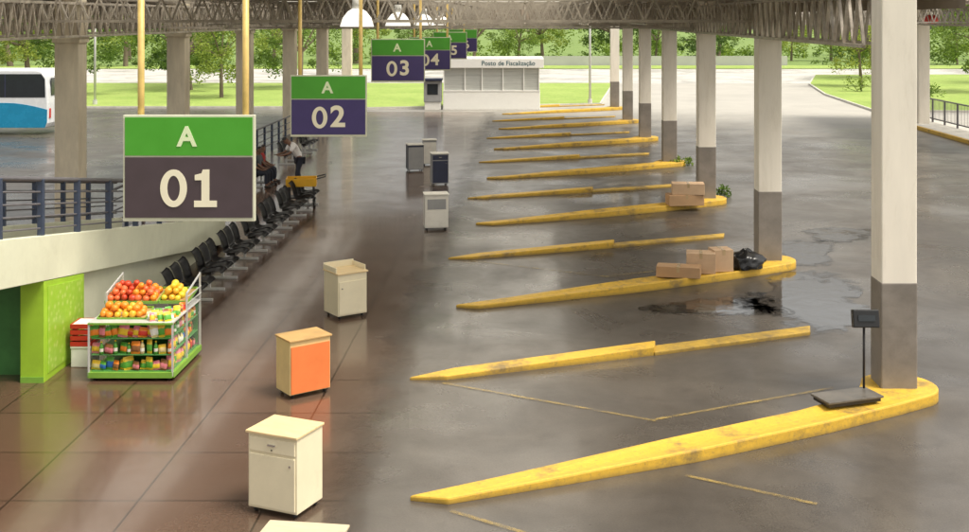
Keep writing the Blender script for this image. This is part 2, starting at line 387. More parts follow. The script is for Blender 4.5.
struct(MB().poly([(x, y, 0.008) for x, y in pl]).build('platform_floor', MT['floor']), 'glossy reddish brown paved platform floor')
struct(MB().poly([(-20,4.9,0.004),(-7.9,4.9,0.004),(-7.9,31,0.004),(-20,31,0.004)]).build('side_floor', MT['floor2']), 'brown floor under the ramp')
for nm, lab, pts in (('left_lawn','green lawn left of the terminal end',[(-31,77),(-15.5,77),(-21,105),(-48,105)]),
                     ('middle_lawn','green lawn around the inspection booth',[(-11,76),(5.2,80),(8.0,105),(-15,105)]),
                     ('right_lawn','green lawn right of the yard road',[(22.3,74),(70,70),(70,122),(30,120),(25.5,104),(23.3,90)])):
    struct(MB().prism(pts, -0.01, 0.11).build(nm, MT['grass']), lab)
    k = MB()
    for a, b in zip(pts, pts[1:]+pts[:1]): k.bar((a[0],a[1],0.06), (b[0],b[1],0.06), 0.14, 0.16)
    tag(k.build('lawn_kerb', MT['kerbstone']), 'pale stone kerb edging the ' + lab[6:], 'kerb')
def puddle(cx, cy, rx, ry, seed, label, z=0.006, n=64, rings=10):
    r = random.Random(seed); ph = [r.uniform(0, 6.28) for _ in range(4)]
    bm = bmesh.new(); dl = bm.verts.layers.float.new('depth')
    c0 = bm.verts.new((cx, cy, z)); c0[dl] = 1.0; prev = None
    for q in range(1, rings+1):
        f = q/rings; row = []
        for i in range(n):
            a = 2*PI*i/n
            k = 1+0.20*math.sin(2*a+ph[0])+0.16*math.sin(3*a+ph[1])+0.10*math.sin(5*a+ph[2])
            v = bm.verts.new((cx+rx*k*f*math.cos(a), cy+ry*k*f*math.sin(a), z)); v[dl] = 1.0-f if f < 1 else -1.0
            row.append(v)
        for i in range(n):
            j = (i+1) % n
            if prev is None: bm.faces.new((c0, row[i], row[j]))
            else: bm.faces.new((prev[i], row[i], row[j], prev[j]))
        prev = row
    me = bpy.data.meshes.new('puddle'); bm.to_mesh(me); bm.free()
    struct(link('puddle', me, MT['water']), label)
for i, (px, py, rx, ry, lab) in enumerate(((812,300,1.7,2.8,'large shiny puddle right of the second column'), (722,307,1.35,1.1,'small puddle in front of the cardboard boxes'),
        (842,234,1.3,1.2,'puddle in the yard between the first two columns'), (802,252,1.1,1.8,'puddle in the yard beside the second column'))):
    c = gp(px, py); puddle(c[0], c[1], rx, ry, i+20, lab)

mk = MB()
def stripe(a, b, w=0.07, z=0.012):
    a = Vector((a[0], a[1], z)); b = Vector((b[0], b[1], z)); d = (b-a).normalized(); n = Vector((-d.y, d.x, 0))*w/2
    mk.poly([a-n, b-n, b+n, a+n])
for n in range(0, 2):
    o = SP*n
    stripe((-1.35,19.05+o), (1.95,17.25+o)); stripe((1.95,17.32+o), (5.0,18.8+o))
stripe((-0.9,14.1), (0.3,13.3)); stripe((2.1,15.2),(3.6,14.3))
struct(mk.build('road_marking', MT['line']), 'faded worn yellow bay lines painted on the asphalt')

# ------------------------------------------------------------------ kerbs and columns
front = [(-1.44,14.42),(-0.95,14.30),(0.6,14.93),(2.36,15.68),(4.4,16.76),(5.7,17.54)]
CX, COLY = 5.88, 18.5
tip = [(5.93+0.60*math.cos(math.radians(a)), 18.42+0.62*math.sin(math.radians(a))) for a in range(-62, 150, 12)]
back = [(5.15,17.98),(4.1,17.26),(2.0,16.15),(-0.3,14.97)]
def hfun(p): return 0.07+0.11*min(1, max(0, (p[0]+1.4)/4))
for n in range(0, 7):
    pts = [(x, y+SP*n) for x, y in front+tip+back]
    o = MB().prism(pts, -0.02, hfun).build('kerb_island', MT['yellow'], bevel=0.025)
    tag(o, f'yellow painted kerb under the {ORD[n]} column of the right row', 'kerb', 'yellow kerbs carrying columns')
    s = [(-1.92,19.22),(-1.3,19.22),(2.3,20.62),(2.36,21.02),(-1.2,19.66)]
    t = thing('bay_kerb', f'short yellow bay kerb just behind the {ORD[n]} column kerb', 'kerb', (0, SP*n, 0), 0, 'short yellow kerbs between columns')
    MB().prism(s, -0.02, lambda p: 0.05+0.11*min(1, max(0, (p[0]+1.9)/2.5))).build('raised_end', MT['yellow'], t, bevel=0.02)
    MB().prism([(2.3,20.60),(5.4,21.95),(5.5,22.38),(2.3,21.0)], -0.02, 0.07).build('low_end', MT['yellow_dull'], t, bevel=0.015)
    c = thing('concrete_column', f'white square column with grey base, {ORD[n]} in the right row', 'column', (CX, COLY+SP*n, 0.0), 0, 'white and grey columns of the right row')
    MB().box((0,0,3.4), (0.56,0.56,6.6)).build('shaft', MT['white_col'], c, bevel=0.02)
    MB().box((0,0,0.98), (0.572,0.572,1.72)).build('painted_base', MT['grey_col'], c, bevel=0.02)
for n in range(0, 6):
    c = thing('concrete_column', f'cream concrete column, {ORD[n]} in the left row', 'column', (-12.1, 30.9+SP*n, 0), 0, 'cream columns of the left row')
    MB().box((0,0,3.33), (0.64,0.6,6.66)).build('shaft', MT['raw_col'], c, bevel=0.025)
    MB().box((0,0,5.42), (0.74,0.70,0.16)).build('capital', MT['raw_col'], c, bevel=0.02)
c = thing('concrete_column', 'lone pale column on the island at the right edge', 'column', (22.1, 64.5, 0))
MB().box((0,0,3.3), (0.62,0.6,6.6)).build('shaft', MT['white_col'], c, bevel=0.025)

# ------------------------------------------------------------------ roof
YE = 69.0
def truss(a, b, zb, zt, pitch, label, mat, group, ch=0.09, wb=0.045):
    a = Vector((a[0], a[1], 0)); b = Vector((b[0], b[1], 0)); d = (b-a); Ln = d.length; d.normalize()
    t = thing('roof_truss', label, 'truss', a, 0, group)
    up = Vector((0,0,1))
    MB().bar(up*zb, d*Ln+up*zb, ch, ch).build('bottom_chord', mat, t)
    MB().bar(up*zt, d*Ln+up*zt, ch, ch).build('top_chord', mat, t)
    w = MB(); k = int(Ln/pitch)
    for i in range(k):
        p0 = d*(i*pitch)+up*zb; p1 = d*((i+0.5)*pitch)+up*zt; p2 = d*((i+1)*pitch)+up*zb
        w.bar(p0, p1, wb, wb); w.bar(p1, p2, wb, wb)
    w.build('web', mat, t)
GR = 'long roof trusses'
truss((5.52,18.9), (5.52,YE), 5.54, 6.38, 0.60, 'rusty lattice truss on the platform side of the right columns', MT['steel'], GR, 0.06, 0.05)
truss((6.24,18.9), (6.24,YE), 5.54, 6.38, 0.60, 'rusty lattice truss on the yard side of the right columns', MT['steel'], GR, 0.06, 0.045)
truss((-11.7,20.0), (-11.7,YE), 5.52, 6.38, 0.52, 'lattice truss on the platform side of the left columns', MT['steel'], GR, 0.06, 0.045)
truss((-12.5,20.0), (-12.5,YE), 5.56, 6.38, 0.52, 'lattice truss on the road side of the left columns', MT['steel'], GR, 0.06, 0.045)
truss((-13.6,20.0), (-13.6,YE), 5.70, 6.5, 0.7, 'lattice truss along the outer left roof edge', MT['steel_far'], GR, 0.07, 0.05)
truss((22.1,50.0), (22.1,YE), 5.62, 6.38, 0.8, 'lattice truss over the right edge island', MT['steel_far'], GR, 0.08, 0.05)
for i, x in enumerate((-9.8, -7.9, -6.0, -2.2, 0.0, 2.0, 3.8)):
    truss((x,36), (x,YE), 5.80, 6.5, 0.8, f'{ORD[i]} inner long truss from the left over the platform', MT['steel_far'], GR, 0.055, 0.04)
ny = 0
y = COLY+SP+0.1
while y < YE+0.5:
    main = ny % 2 == 0
    z0 = 5.68 if main else 5.80
    if y < 36: z0 = 5.92
    truss((-13.6,y), (6.4 if y < 50 else 23.0, y), z0, 6.5, 0.5, f'{ORD[ny]} lattice truss spanning across the hall', MT['steel_far'], 'cross trusses of the roof', 0.06, 0.04)
    y += SP/2; ny += 1
rf = thing('terminal_roof', 'brown sheeted terminal roof with a translucent skylight and a left strip added for light', 'roof', (0,0,0))
def corr(x0, x1, y0, y1, z):
    m = MB(); n = int((y1-y0)/0.6)
    for i in range(n):
        a = y0+i*0.6
        m.poly([(x0,a,z),(x1,a,z),(x1,a+0.3,z+0.08),(x0,a+0.3,z+0.08)]); m.poly([(x0,a+0.3,z+0.08),(x1,a+0.3,z+0.08),(x1,a+0.6,z),(x0,a+0.6,z)])
    return m
corr(-9.6,-4.2,20,YE+.4,6.75).build('roof_sheet', MT['roof'], rf)
corr(1.6,7.6,20,YE+.4,6.75).build('roof_sheet', MT['roof'], rf)
corr(-4.2,1.6,20,YE+.4,6.76).build('skylight', MT['skylight'], rf)
corr(-11.6,-9.6,20,YE+.4,6.76).build('skylight', MT['skylight'], rf)  # translucent strip added to brighten the left columns and people
corr(-14.0,-11.6,20,YE+.4,6.75).build('roof_sheet', MT['roof'], rf)
corr(19.0,25.0,50,YE+.4,6.75).build('roof_sheet', MT['roof'], rf)
def fascia(a, b, z0, z1, mat, nm='eave'):
    a = Vector((a[0],a[1],0)); b = Vector((b[0],b[1],0)); d = b-a; Ln = d.length; d.normalize(); nn = Vector((-d.y,d.x,0))
    m = MB(); n = int(Ln/0.3)
    for i in range(n):
        p = a+d*(i*0.3); q = a+d*((i+0.5)*0.3)+nn*0.06; r_ = a+d*((i+1)*0.3)
        for u, v in ((p,q),(q,r_)): m.poly([(u.x,u.y,z0),(v.x,v.y,z0),(v.x,v.y,z1),(u.x,u.y,z1)])
    return m.build(nm, mat, rf)
fascia((-14.0,YE+.5),(3.0,YE+.5),5.72,6.9,MT['roof'])
fascia((3.0,YE+.5),(25,YE+.5),5.76,6.9,MT['eave'])
fascia((-14.0,20),(-14.0,YE),6.08,6.9,MT['eave'])
fascia((7.6,20),(7.6,YE),6.16,6.9,MT['roof'])

# ------------------------------------------------------------------ hanging signs
def digit(ch, mat, t, x, z):
    if ch == '0':
        return MB().ring(0.152,0.214,0.072,0.143,-0.022,-0.014).build('numeral', mat, t, loc=(x,0,z))
    if ch == '1':
        o = MB(); k = 0.76
        q = [(-0.160,-0.28),(0.180,-0.28),(0.180,-0.185),(0.068,-0.185),(0.068,0.28),(-0.03,0.28),(-0.05,0.225),(-0.150,0.200),(-0.150,0.122),(-0.050,0.122),(-0.050,-0.185),(-0.160,-0.185)]
        o.prism([(a*k, b_*k) for a, b_ in q], -0.022, -0.014, axis='Y')
        return o.build('numeral', mat, t, loc=(x,0,z))
    return text(ch, 0.57, mat, t, (x,-0.017,z), 'numeral', 0.016, sx_=1.05)
def sign(i, Y, px, zc, low, num):
    W, Hh = 1.48, 1.19
    t = thing('platform_sign', f'hanging green and {"grey" if i == 0 else "purple"} platform sign reading A {num}', 'sign', (sx(px, Y), Y, zc), 0, 'hanging platform signs')
    MB().box((0,0.025,0), (W+0.02,0.06,Hh+0.02)).build('frame', MT['frame'], t, bevel=0.006)
    MB().box((0,0.0,Hh*0.305), (W-0.03,0.03,Hh*0.39-0.03)).build('green_panel', MT['green'], t)
    MB().box((0,0.0,-Hh*0.195+0.015), (W-0.03,0.03,Hh*0.61-0.04)).build('number_panel', low, t)
    text('A', 0.31, MT['letter_g'], t, (-0.02,-0.017,Hh*0.295), 'letter', 0.009)
    digit(num[0], MT['letter'], t, -0.170, -Hh*0.19); digit(num[1], MT['letter'], t, 0.185, -Hh*0.19)
    for xx in (-0.58, 0.62):
        MB().tube((xx,0.105,-Hh*0.45), (xx,0.105,6.5-zc), 0.038, seg=12).build('hanger_pole', MT['pole_y'], t, smooth=True)
        for zz in (0.4, -0.3): MB().box((xx,0.08,zz*Hh), (0.12,0.05,0.05)).build('clamp', MT['darkmetal'], t)
sign(0, 13.2, 189, 4.29, MT['greyp'], '01')
sign(1, 22.8, 328.5, 4.27, MT['purple'], '02')
sign(2, 32.4, 398, 4.81, MT['purple'], '03')
sign(3, 42.0, 430, 4.70, MT['purple'], '04')
sign(4, 51.6, 450, 4.77, MT['purple'], '05')
sign(5, 61.2, 463, 4.80, MT['purple'], '06')
for i, (px, Y) in enumerate(((357,25.2),(398,33.4),(424,41.6),(441,50.5))):
    t = thing('high_bay_lamp', f'white bowl high bay lamp, {ORD[i]} from the camera', 'lamp', (sx(px, Y), Y, 5.90-0.04*i), 0, 'high bay lamps')
    MB().lathe([(0.10,0.30),(0.20,0.24),(0.31,0.10),(0.37,-0.09),(0.355,-0.09),(0.29,0.10),(0.18,0.22),(0.0,0.25)], 24).build('shade', MT['lamp'], t, smooth=True)
    MB().lathe([(0.0,0.52),(0.10,0.52),(0.11,0.30),(0.0,0.30)], 16).build('housing', MT['silver'], t, smooth=True)
    MB().tube((0,0,0.5), (0,0,0.85), 0.02).build('stem', MT['darkmetal'], t)
t = thing('warning_lamp', 'small red lamp hung under the roof at the right edge', 'lamp', (sx(931, 60), 60, 5.95))
MB().lathe([(0,-0.25),(0.3,-0.22),(0.42,0),(0.2,0.2),(0,0.22)], 16).build('lens', MT['red'], t, smooth=True)
MB().tube((0,0,0.2), (0,0,0.6), 0.03).build('stem', MT['darkmetal'], t)

# ------------------------------------------------------------------ ramp on the left
RX = -7.9
def rb(y): return 1.9-0.142*(y-17.5)
def rt(y): return 2.65-0.146*(y-17.5)
t = thing('access_ramp', 'pale green concrete ramp sloping down beside the platform', 'ramp', (0,0,0))
MB().prism([(11,rb(11)),(30.6,rb(30.6)),(30.6,rt(30.6)),(11,rt(11))], RX-0.18, RX, axis='X').build('side_wall', MT['ramp_wall'], t, bevel=0.01)
MB().prism([(11,rb(11)),(30.6,rb(30.6)),(30.6,rt(30.6)),(11,rt(11))], RX-2.9, RX-2.72, axis='X').build('side_wall', MT['ramp_wall'], t, bevel=0.01)
MB().prism([(11,rb(11)+0.05),(30.9,0.0),(30.9,0.16),(11,rb(11)+0.3)], RX-2.72, RX-0.18, axis='X').build('deck', MT['ramp_deck'], t)
MB().prism([(20.9,0),(30.0,0),(30.0,rb(30.0)+0.02),(20.9,rb(20.9)+0.02)], RX-0.32, RX-0.2, axis='X').build('under_wall', MT['ramp_wall'], t)
def ramp_rail(x, label):
    t = thing('ramp_railing', label, 'railing', (x,0,0), 0, 'railings of the ramp')
    for h, r, nm in ((0.93,0.04,'top_rail'),(0.72,0.016,'rail'),(0.52,0.016,'rail'),(0.32,0.016,'rail'),(0.12,0.016,'rail')):
        MB().tube((0,11.2,rt(11.2)+h), (0,30.4,rt(30.4)+h), r, seg=8).build(nm, MT['rail_dark'], t, smooth=True)
    y = 11.4; i = 0
    while y < 30.4:
        MB().box((0,y,rt(y)+0.46), (0.10,0.09,0.95)).build('post', MT['rail_blue'], t, bevel=0.01)
        y += 1.55; i += 1
ramp_rail(RX-0.09, 'dark railing with blue posts on the near side of the ramp')
ramp_rail(RX-2.81, 'dark railing with blue posts on the far side of the ramp')
t = thing('kiosk_stall', 'lime green kiosk end built under the ramp', 'kiosk', (0,0,0))
MB().prism([(19.07,0),(20.8,0),(20.8,rb(20.8)-0.01),(19.07,rb(19.07)-0.01)], RX-0.40, RX-0.004, axis='X').build('green_panel', MT['kgreen'], t, bevel=0.01)
MB().prism([(-12.5,0),(RX-0.41,0),(RX-0.41,1.5),(-12.5,1.5)], 19.5, 19.6, axis='Y').build('back_panel', MT['kdark'], t)
MB().box((RX-0.2,19.06,0.05), (0.38,0.012,0.10)).build('skirting', MT['kgreen2'], t)
MB().prism([(19.2,0.12),(20.7,0.12),(20.7,rb(20.7)-0.10),(19.2,rb(19.2)-0.10)], RX-0.004, RX+0.008, axis='X').build('patterned_panel', MT['pattern'], t)
t = thing('concourse_railing', 'long dark railing between the platform and the left road', 'railing', (-11.5,0,0))
for h, r, nm in ((1.2,0.04,'top_rail'),(0.9,0.022,'rail'),(0.6,0.022,'rail'),(0.3,0.022,'rail')):
    MB().tube((0,32,h), (0,78,h), r, seg=8).build(nm, MT['rail_dark'], t, smooth=True)
for i in range(32): MB().box((0,32+i*1.48,0.6), (0.09,0.09,1.2)).build('post', MT['rail_blue'], t)
tag(MB().prism([(21.2,50),(30,50),(30,70),(21.2,70)], -0.01, 0.15).build('traffic_island', MT['kerbstone'], bevel=0.02), 'pale raised island at the right edge', 'island')
tag(MB().box((21.1,60,0.09), (0.18,20,0.22)).build('island_kerb', MT['yellow'], bevel=0.02), 'yellow kerb edging the right island', 'kerb')
t = thing('island_railing', 'dark railing along the right edge island', 'railing', (22.9,0,0.15))
for h in (1.3,0.2): MB().tube((0,50,h), (0,69,h), 0.04, seg=8).build('rail', MT['rail_dark'], t, smooth=True)
for i in range(11): MB().box((0,50.2+i*1.87,0.65), (0.09,0.09,1.3)).build('post', MT['rail_dark'], t)
m = MB()
for i in range(100): m.bar((0,50.3+i*0.187,0.2), (0,50.3+i*0.187,1.3), 0.02)
m.build('baluster_panel', MT['rail_dark'], t)

# ------------------------------------------------------------------ cabinets
def cabinet(px, py, rot, w, d, h, label, fm, sm, tm, style='drawer', z=0.008):
    c = gp(px, py)
    t = thing('podium_cabinet', label, 'cabinet', (c[0], c[1], z), rot, 'wheeled podium cabinets on the platform')
    x0, x1 = (0, w) if w > 0 else (w, 0); W = x1-x0; cx = (x0+x1)/2
    base = 0.07
    MB().box((cx,d/2,base+(h-0.03-base)/2), (W,d,h-0.03-base)).build('body', sm, t, bevel=0.006)
    MB().box((cx,d/2-0.01,h-0.012), (W+0.04,d+0.05,0.03)).build('top', tm, t, bevel=0.006)
    for xx in (x0+0.07, x1-0.07):
        for yy in (0.07, d-0.07):
            cs = MB().tube((xx-0.015,yy,0.036), (xx+0.015,yy,0.036), 0.034, seg=14).build('caster', MT['rubber'], t, smooth=True)
            MB().box((xx,yy,0.066), (0.04,0.04,0.02)).build('bracket', MT['chrome'], cs)
    if style == 'drawer':
        dr = MB().box((cx,-0.008,h-0.15), (W-0.05,0.02,0.17)).build('drawer', fm, t, bevel=0.004)
        MB().box((cx,-0.022,h-0.14), (0.11,0.02,0.018)).build('handle', MT['chrome'], dr)
        dh = h-0.30-base
        do = MB().box((cx,-0.008,base+0.03+dh/2), (W-0.05,0.02,dh)).build('door', fm, t, bevel=0.004)
        MB().tube((x1-0.09,-0.03,h-0.36), (x1-0.09,-0.015,h-0.36), 0.014).build('knob', MT['chrome'], do)
        MB().tube((cx,-0.022,h-0.20), (cx,-0.015,h-0.20), 0.01).build('lock', MT['darkmetal'], dr)
    elif style == 'plain':
        MB().box((cx,-0.008,base+(h-0.09-base)/2), (W-0.03,0.02,h-0.12-base)).build('door', fm, t, bevel=0.004)
    elif style == 'tray':
        do = MB().box((cx,-0.008,base+(h-0.14-base)/2), (W-0.04,0.02,h-0.2-base)).build('door', fm, t, bevel=0.004)
        MB().tube((x0+0.08,-0.035,h-0.3), (x0+0.08,-0.015,h-0.3), 0.014).build('knob', MT['chrome'], do)
        MB().box((cx,d-0.01,h+0.06), (W+0.03,0.025,0.13)).build('rim', sm, t, bevel=0.004)
        for xx in (x0, x1): MB().box((xx,d*0.55,h+0.05), (0.025,d*0.88,0.10)).build('rim', sm, t, bevel=0.004)
    elif style == 'open':
        MB().box((cx,-0.006,h*0.72), (W-0.14,0.014,h*0.28)).build('recess', MT['greylam'], t)
        MB().box((cx,-0.008,h*0.32), (W-0.06,0.02,h*0.42)).build('door', fm, t, bevel=0.004)
    return t
R = math.radians
cabinet(297,522,R(-23),-0.70,0.55,1.0, 'cream cabinet with drawer and door standing nearest in full view', MT['cream'], MT['cream'], MT['cream_top'])
cc = cabinet(297,522,R(-8),-0.78,0.52,1.0, 'cream topped cabinet cut off by the bottom edge of the view', MT['white_lam'], MT['white_lam'], MT['pale_top'])
cc.location = (-1.82, 10.90, 0.008)
cabinet(290,401,R(37),0.70,0.5,0.93, 'orange fronted cabinet with pale yellow sides', MT['orange'], MT['paletan'], MT['tan'], 'plain')
cabinet(338,321,R(36),0.64,0.62,0.92, 'cream cabinet with a raised rim around its top', MT['cream'], MT['cream'], MT['cream_top'], 'tray')
cabinet(425,231,R(10),0.66,0.5,1.02, 'worn white cabinet with a grey panel in mid platform', MT['white_lam'], MT['white_lam'], MT['white_lam'], 'open')
cabinet(432,186,R(12),0.60,0.5,1.15, 'navy fronted cabinet with a pale top', MT['navy'], MT['greylam'], MT['white_lam'], 'drawer')
cabinet(408,172,R(14),0.62,0.6,1.05, 'grey cabinet leftmost of the far platform cabinets', MT['greylam'], MT['navy'], MT['white_lam'], 'plain')
cabinet(423,166,R(8),0.55,0.5,1.05, 'pale cabinet between the grey one and the navy one', MT['white_lam'], MT['greylam'], MT['white_lam'], 'plain')

# ------------------------------------------------------------------ platform scale, cartons, bags
t = thing('platform_scale', 'dark platform weighing scale with a pole display at the first column foot', 'scale', (4.88,17.58,0.183), R(20))
MB().box((0,0,0.095), (0.98,0.48,0.035)).build('plate', MT['plate'], t, bevel=0.008)
MB().box((0,0,0.05), (0.92,0.42,0.06)).build('base', MT['darkmetal'], t, bevel=0.008)
for x in (-0.38,0.38):
    for y in (-0.14,0.14): MB().tube((x,y,0), (x,y,0.03), 0.035).build('foot', MT['rubber'], t)
MB().tube((0.43,0.17,0.08), (0.43,0.17,1.12), 0.02).build('pole', MT['darkmetal'], t, smooth=True)
d = MB().box((0.41,0.11,1.20), (0.40,0.14,0.27), rx=R(-12), rz=R(-20)).build('display', MT['black'], t, bevel=0.015)
MB().box((0.385,0.036,1.225), (0.26,0.012,0.09), rx=R(-12), rz=R(-20)).build('screen', MT['busglass'], d)
def carton(px, py, w, d, h, rz, label, mat, z=0.17):
    p = gp(px, py, z)
    t = thing('cardboard_box', label, 'box', p, rz, 'cardboard boxes left on the kerbs')
    MB().box((0,d/2,h/2), (w,d,h)).build('carton', mat, t, bevel=0.008)
    MB().box((0,d/2,h+0.001), (0.07,d+0.004,0.006)).build('tape', MT['tape'], t)
    MB().box((0,-0.001,h-0.06), (0.07,0.006,0.12)).build('tape', MT['tape'], t)
    MB().box((0,d/2,h-0.004), (w+0.006,0.008,0.012)).build('flap_seam', MT['carton'], t)
    return t
carton(678,278,0.98,0.42,0.24,R(-12), 'low flat cardboard box at the left end of the kerb pile', MT['carton'])
carton(701,274,0.66,0.46,0.46,R(-8), 'pale cardboard box in the middle of the kerb pile', MT['carton2'])
carton(724,272,0.46,0.45,0.50,R(10), 'cardboard box standing next to the black bag', MT['carton2'])
carton(687,206,1.1,0.6,0.33,R(6), 'lower cardboard box stacked before the third column', MT['carton'])
p = gp(687,206,0.17)
carton(689,206,1.0,0.55,0.34,R(-4), 'upper cardboard box stacked before the third column', MT['carton2'], 0.17).location = (p[0]+0.05, p[1]+0.03, 0.17+0.336)
def bag(loc, r, label, seed):
    rr = random.Random(seed); bm = bmesh.new(); bmesh.ops.create_icosphere(bm, subdivisions=4, radius=1)
    ph = [Vector((rr.uniform(-1,1), rr.uniform(-1,1), rr.uniform(-1,1)))*6 for _ in range(8)]
    for v in bm.verts:
        n = v.co.normalized(); k = 1
        for i, q in enumerate(ph): k += (0.045 if i < 4 else 0.02)*math.sin(q.dot(n)*(1+i*0.35)+i)
        z = n.z*k
        if z < -0.55: z = -0.55-(z+0.55)*0.05
        pinch = 1 if z < 0.62 else max(0.18, 1-(z-0.62)*1.7)
        v.co = Vector((n.x*k*pinch*r*1.05, n.y*k*pinch*r*0.9, (z+0.57)*r*0.68 + (0.08*r if z > 0.92 else 0)))
    me = bpy.data.meshes.new('plastic_bag'); bm.to_mesh(me); bm.free()
    for f in me.polygons: f.use_smooth = True
    tag(link('plastic_bag', me, MT['bag'], None, loc), label, 'bag')
b = gp(748,270,0.17); bag((b[0], b[1]+0.2, 0.17), 0.40, 'black plastic bag on the kerb beside the second column', 3)

# ------------------------------------------------------------------ fruit stand
FX, FY = -7.2, 19.15; FW, FD = 1.38, 1.62
t = thing('fruit_stand', 'lime green framed fruit and snack stand beside the kiosk', 'stall', (FX, FY, 0.008))
m = MB()
for a, b_ in (((0,0),(FW,0)),((FW,0),(FW,FD)),((FW,FD),(0,FD)),((0,FD),(0,0))): m.bar((a[0],a[1],0.10), (b_[0],b_[1],0.10), 0.06, 0.09)
m.build('base_frame', MT['kgreen2'], t)
for x, y, h in ((0,0,0.95),(FW,0,0.95),(FW,FD,1.42),(0,FD,1.42),(FW,FD/2,1.25),(0,FD/2,1.25)):
    MB().box((x,y,h/2+0.05), (0.028,0.028,h-0.06)).build('post', MT['silver'], t)
for x, y in ((0.08,0.08),(FW-0.08,0.08),(0.08,FD-0.08),(FW-0.08,FD-0.08)):
    MB().tube((x-0.02,y,0.03), (x+0.02,y,0.03), 0.03, seg=12).build('wheel', MT['rubber'], t)
for z in (0.15, 0.42, 0.69):
    MB().box((FW/2,FD/2,z), (FW-0.06,FD-0.06,0.012)).build('shelf', MT['kdark'], t)
MB().box((FW/2,FD/2,0.955), (FW+0.03,FD+0.03,0.018)).build('counter', MT['silver'], t)
MB().box((FW/2,-0.018,0.945), (FW+0.03,0.012,0.03)).build('counter_edge', MT['kgreen2'], t)
MB().box((FW+0.02,FD/2,0.55), (0.006,FD-0.05,0.74)).build('glass_panel', MT['glass'], t)
MB().box((FW/2,FD-0.02,0.55), (FW-0.06,0.012,0.72)).build('back_panel', MT['kdark'], t)
for x in (0, FW): MB().bar((x,FD/2,1.25), (x,FD,1.42), 0.025).build('top_bar', MT['silver'], t)
mr_ = MB()
for z in (1.08, 1.2): mr_.bar((FW+0.02,FD/2,z), (FW+0.02,FD,z), 0.014, 0.014)
mr_.build('guard_rail', MT['silver'], t)
def tray(x, y, z, w, d, tilt, label):
    tt = thing('fruit_tray', label, 'tray', (FX+x, FY+y, z), 0, 'fruit trays on the stand')
    MB().box((0,0,0.012), (w,d,0.02), rx=tilt).build('bottom', MT['tan'], tt)
    mm = MB(); up = Matrix.Rotation(tilt, 3, 'X')
    for c_, s_ in (((0,-d/2,0.03),(w,0.015,0.05)),((0,d/2,0.03),(w,0.015,0.05)),((-w/2,0,0.03),(0.015,d,0.05)),((w/2,0,0.03),(0.015,d,0.05))):
        q = up @ Vector(c_); mm.box(q, s_, rx=tilt)
    mm.build('rim', MT['kgreen2'], tt)
    return tt
fm_ = {}
for nm, col in (('orange_peel',(0.85,0.27,0.02)),('mango_skin',(0.82,0.42,0.03)),('apple_skin',(0.58,0.06,0.02)),('peach_skin',(0.80,0.16,0.05)),('lime_skin',(0.30,0.46,0.03)),('lemon_skin',(0.80,0.60,0.04))):
    fm_[nm] = M(nm, col, 0.4, var=0.2, scale=8, kind='obj')
fr = {}
for nm, mm in fm_.items():
    b_ = MB().lathe([(0.0,-0.055),(0.03,-0.053),(0.055,-0.03),(0.062,0.0),(0.054,0.032),(0.03,0.052),(0.012,0.050),(0.0,0.043)], 14)
    me = bpy.data.meshes.new(nm); bmesh.ops.recalc_face_normals(b_.bm, faces=b_.bm.faces); b_.bm.to_mesh(me); b_.bm.free()
    for p_ in me.polygons: p_.use_smooth = True
    me.materials.append(mm); fr[nm] = me
def fruits(x, y, z, w, d, tilt, kinds, lab, grp, layers=3):
    ST = 0.122
    nx = int(w/ST); ny = int(d/ST); r = random.Random(int(x*100+z*1000))
    for layer in range(layers):
        for i in range(nx-layer):
            for j in range(ny-layer):
                if layer and r.random() < 0.12*layer: continue
                lx = -w/2+0.06+(i+layer*0.5)*ST+r.uniform(-.018,.018); ly = -d/2+0.06+(j+layer*0.5)*ST+r.uniform(-.018,.018)
                lz = 0.080+layer*0.084+r.uniform(-.01,.01)
                q = Matrix.Rotation(tilt, 3, 'X') @ Vector((lx, ly, lz))
                k = kinds[min(len(kinds)-1, max(0, int((i+layer*0.5+r.uniform(-.6,.6))/nx*len(kinds))))]
                o = bpy.data.objects.new('fruit', fr[k]); COL.objects.link(o)
                o.location = (FX+x+q.x, FY+y+q.y, z+q.z); o.rotation_euler = (r.uniform(-.5,.5), r.uniform(-.5,.5), r.uniform(0,6))
                s = r.uniform(0.82,1.12); o.scale = (s,s,s*r.uniform(0.9,1.15))
                cname = {'orange_peel':'orange','mango_skin':'yellow orange','apple_skin':'red','peach_skin':'reddish orange','lime_skin':'green','lemon_skin':'yellow'}[k]
                tag(o, f'round {cname} fruit heaped in the {lab}', 'fruit', f'{cname} fruits in the {grp}')
T1 = R(10)
for x, y, z, w, d, kinds, lab, ly_ in ((0.38,1.24,1.10,0.90,0.62,['peach_skin','apple_skin','orange_peel','peach_skin','orange_peel'],'rear left tray of the stand',3),
                                  (1.11,1.25,1.10,0.50,0.60,['lemon_skin','mango_skin','lemon_skin','lime_skin'],'rear right tray of the stand',3),
                                  (0.46,0.44,0.985,0.80,0.46,['orange_peel','mango_skin','orange_peel'],'front tray of the stand',2)):
    tray(x, y, z, w, d, T1, 'slanted fruit tray, ' + lab); fruits(x, y, z, w-0.03, d-0.03, T1, kinds, lab, lab, ly_)
for x, y in ((0.38,1.24),(1.11,1.25),(0.46,0.44)): MB().box((x,y,1.0), (0.3,0.2,0.09)).build('tray_support', MT['silver'], t)
pk_cols = {'yellow':(0.80,0.52,0.03),'orange':(0.82,0.24,0.02),'white':(0.78,0.77,0.70),'green':(0.10,0.36,0.04),'red':(0.62,0.04,0.02),'brown':(0.24,0.10,0.03),'pink':(0.75,0.22,0.26),'cream':(0.70,0.56,0.26),'blue':(0.03,0.14,0.45)}
pk = {}; bt = {}
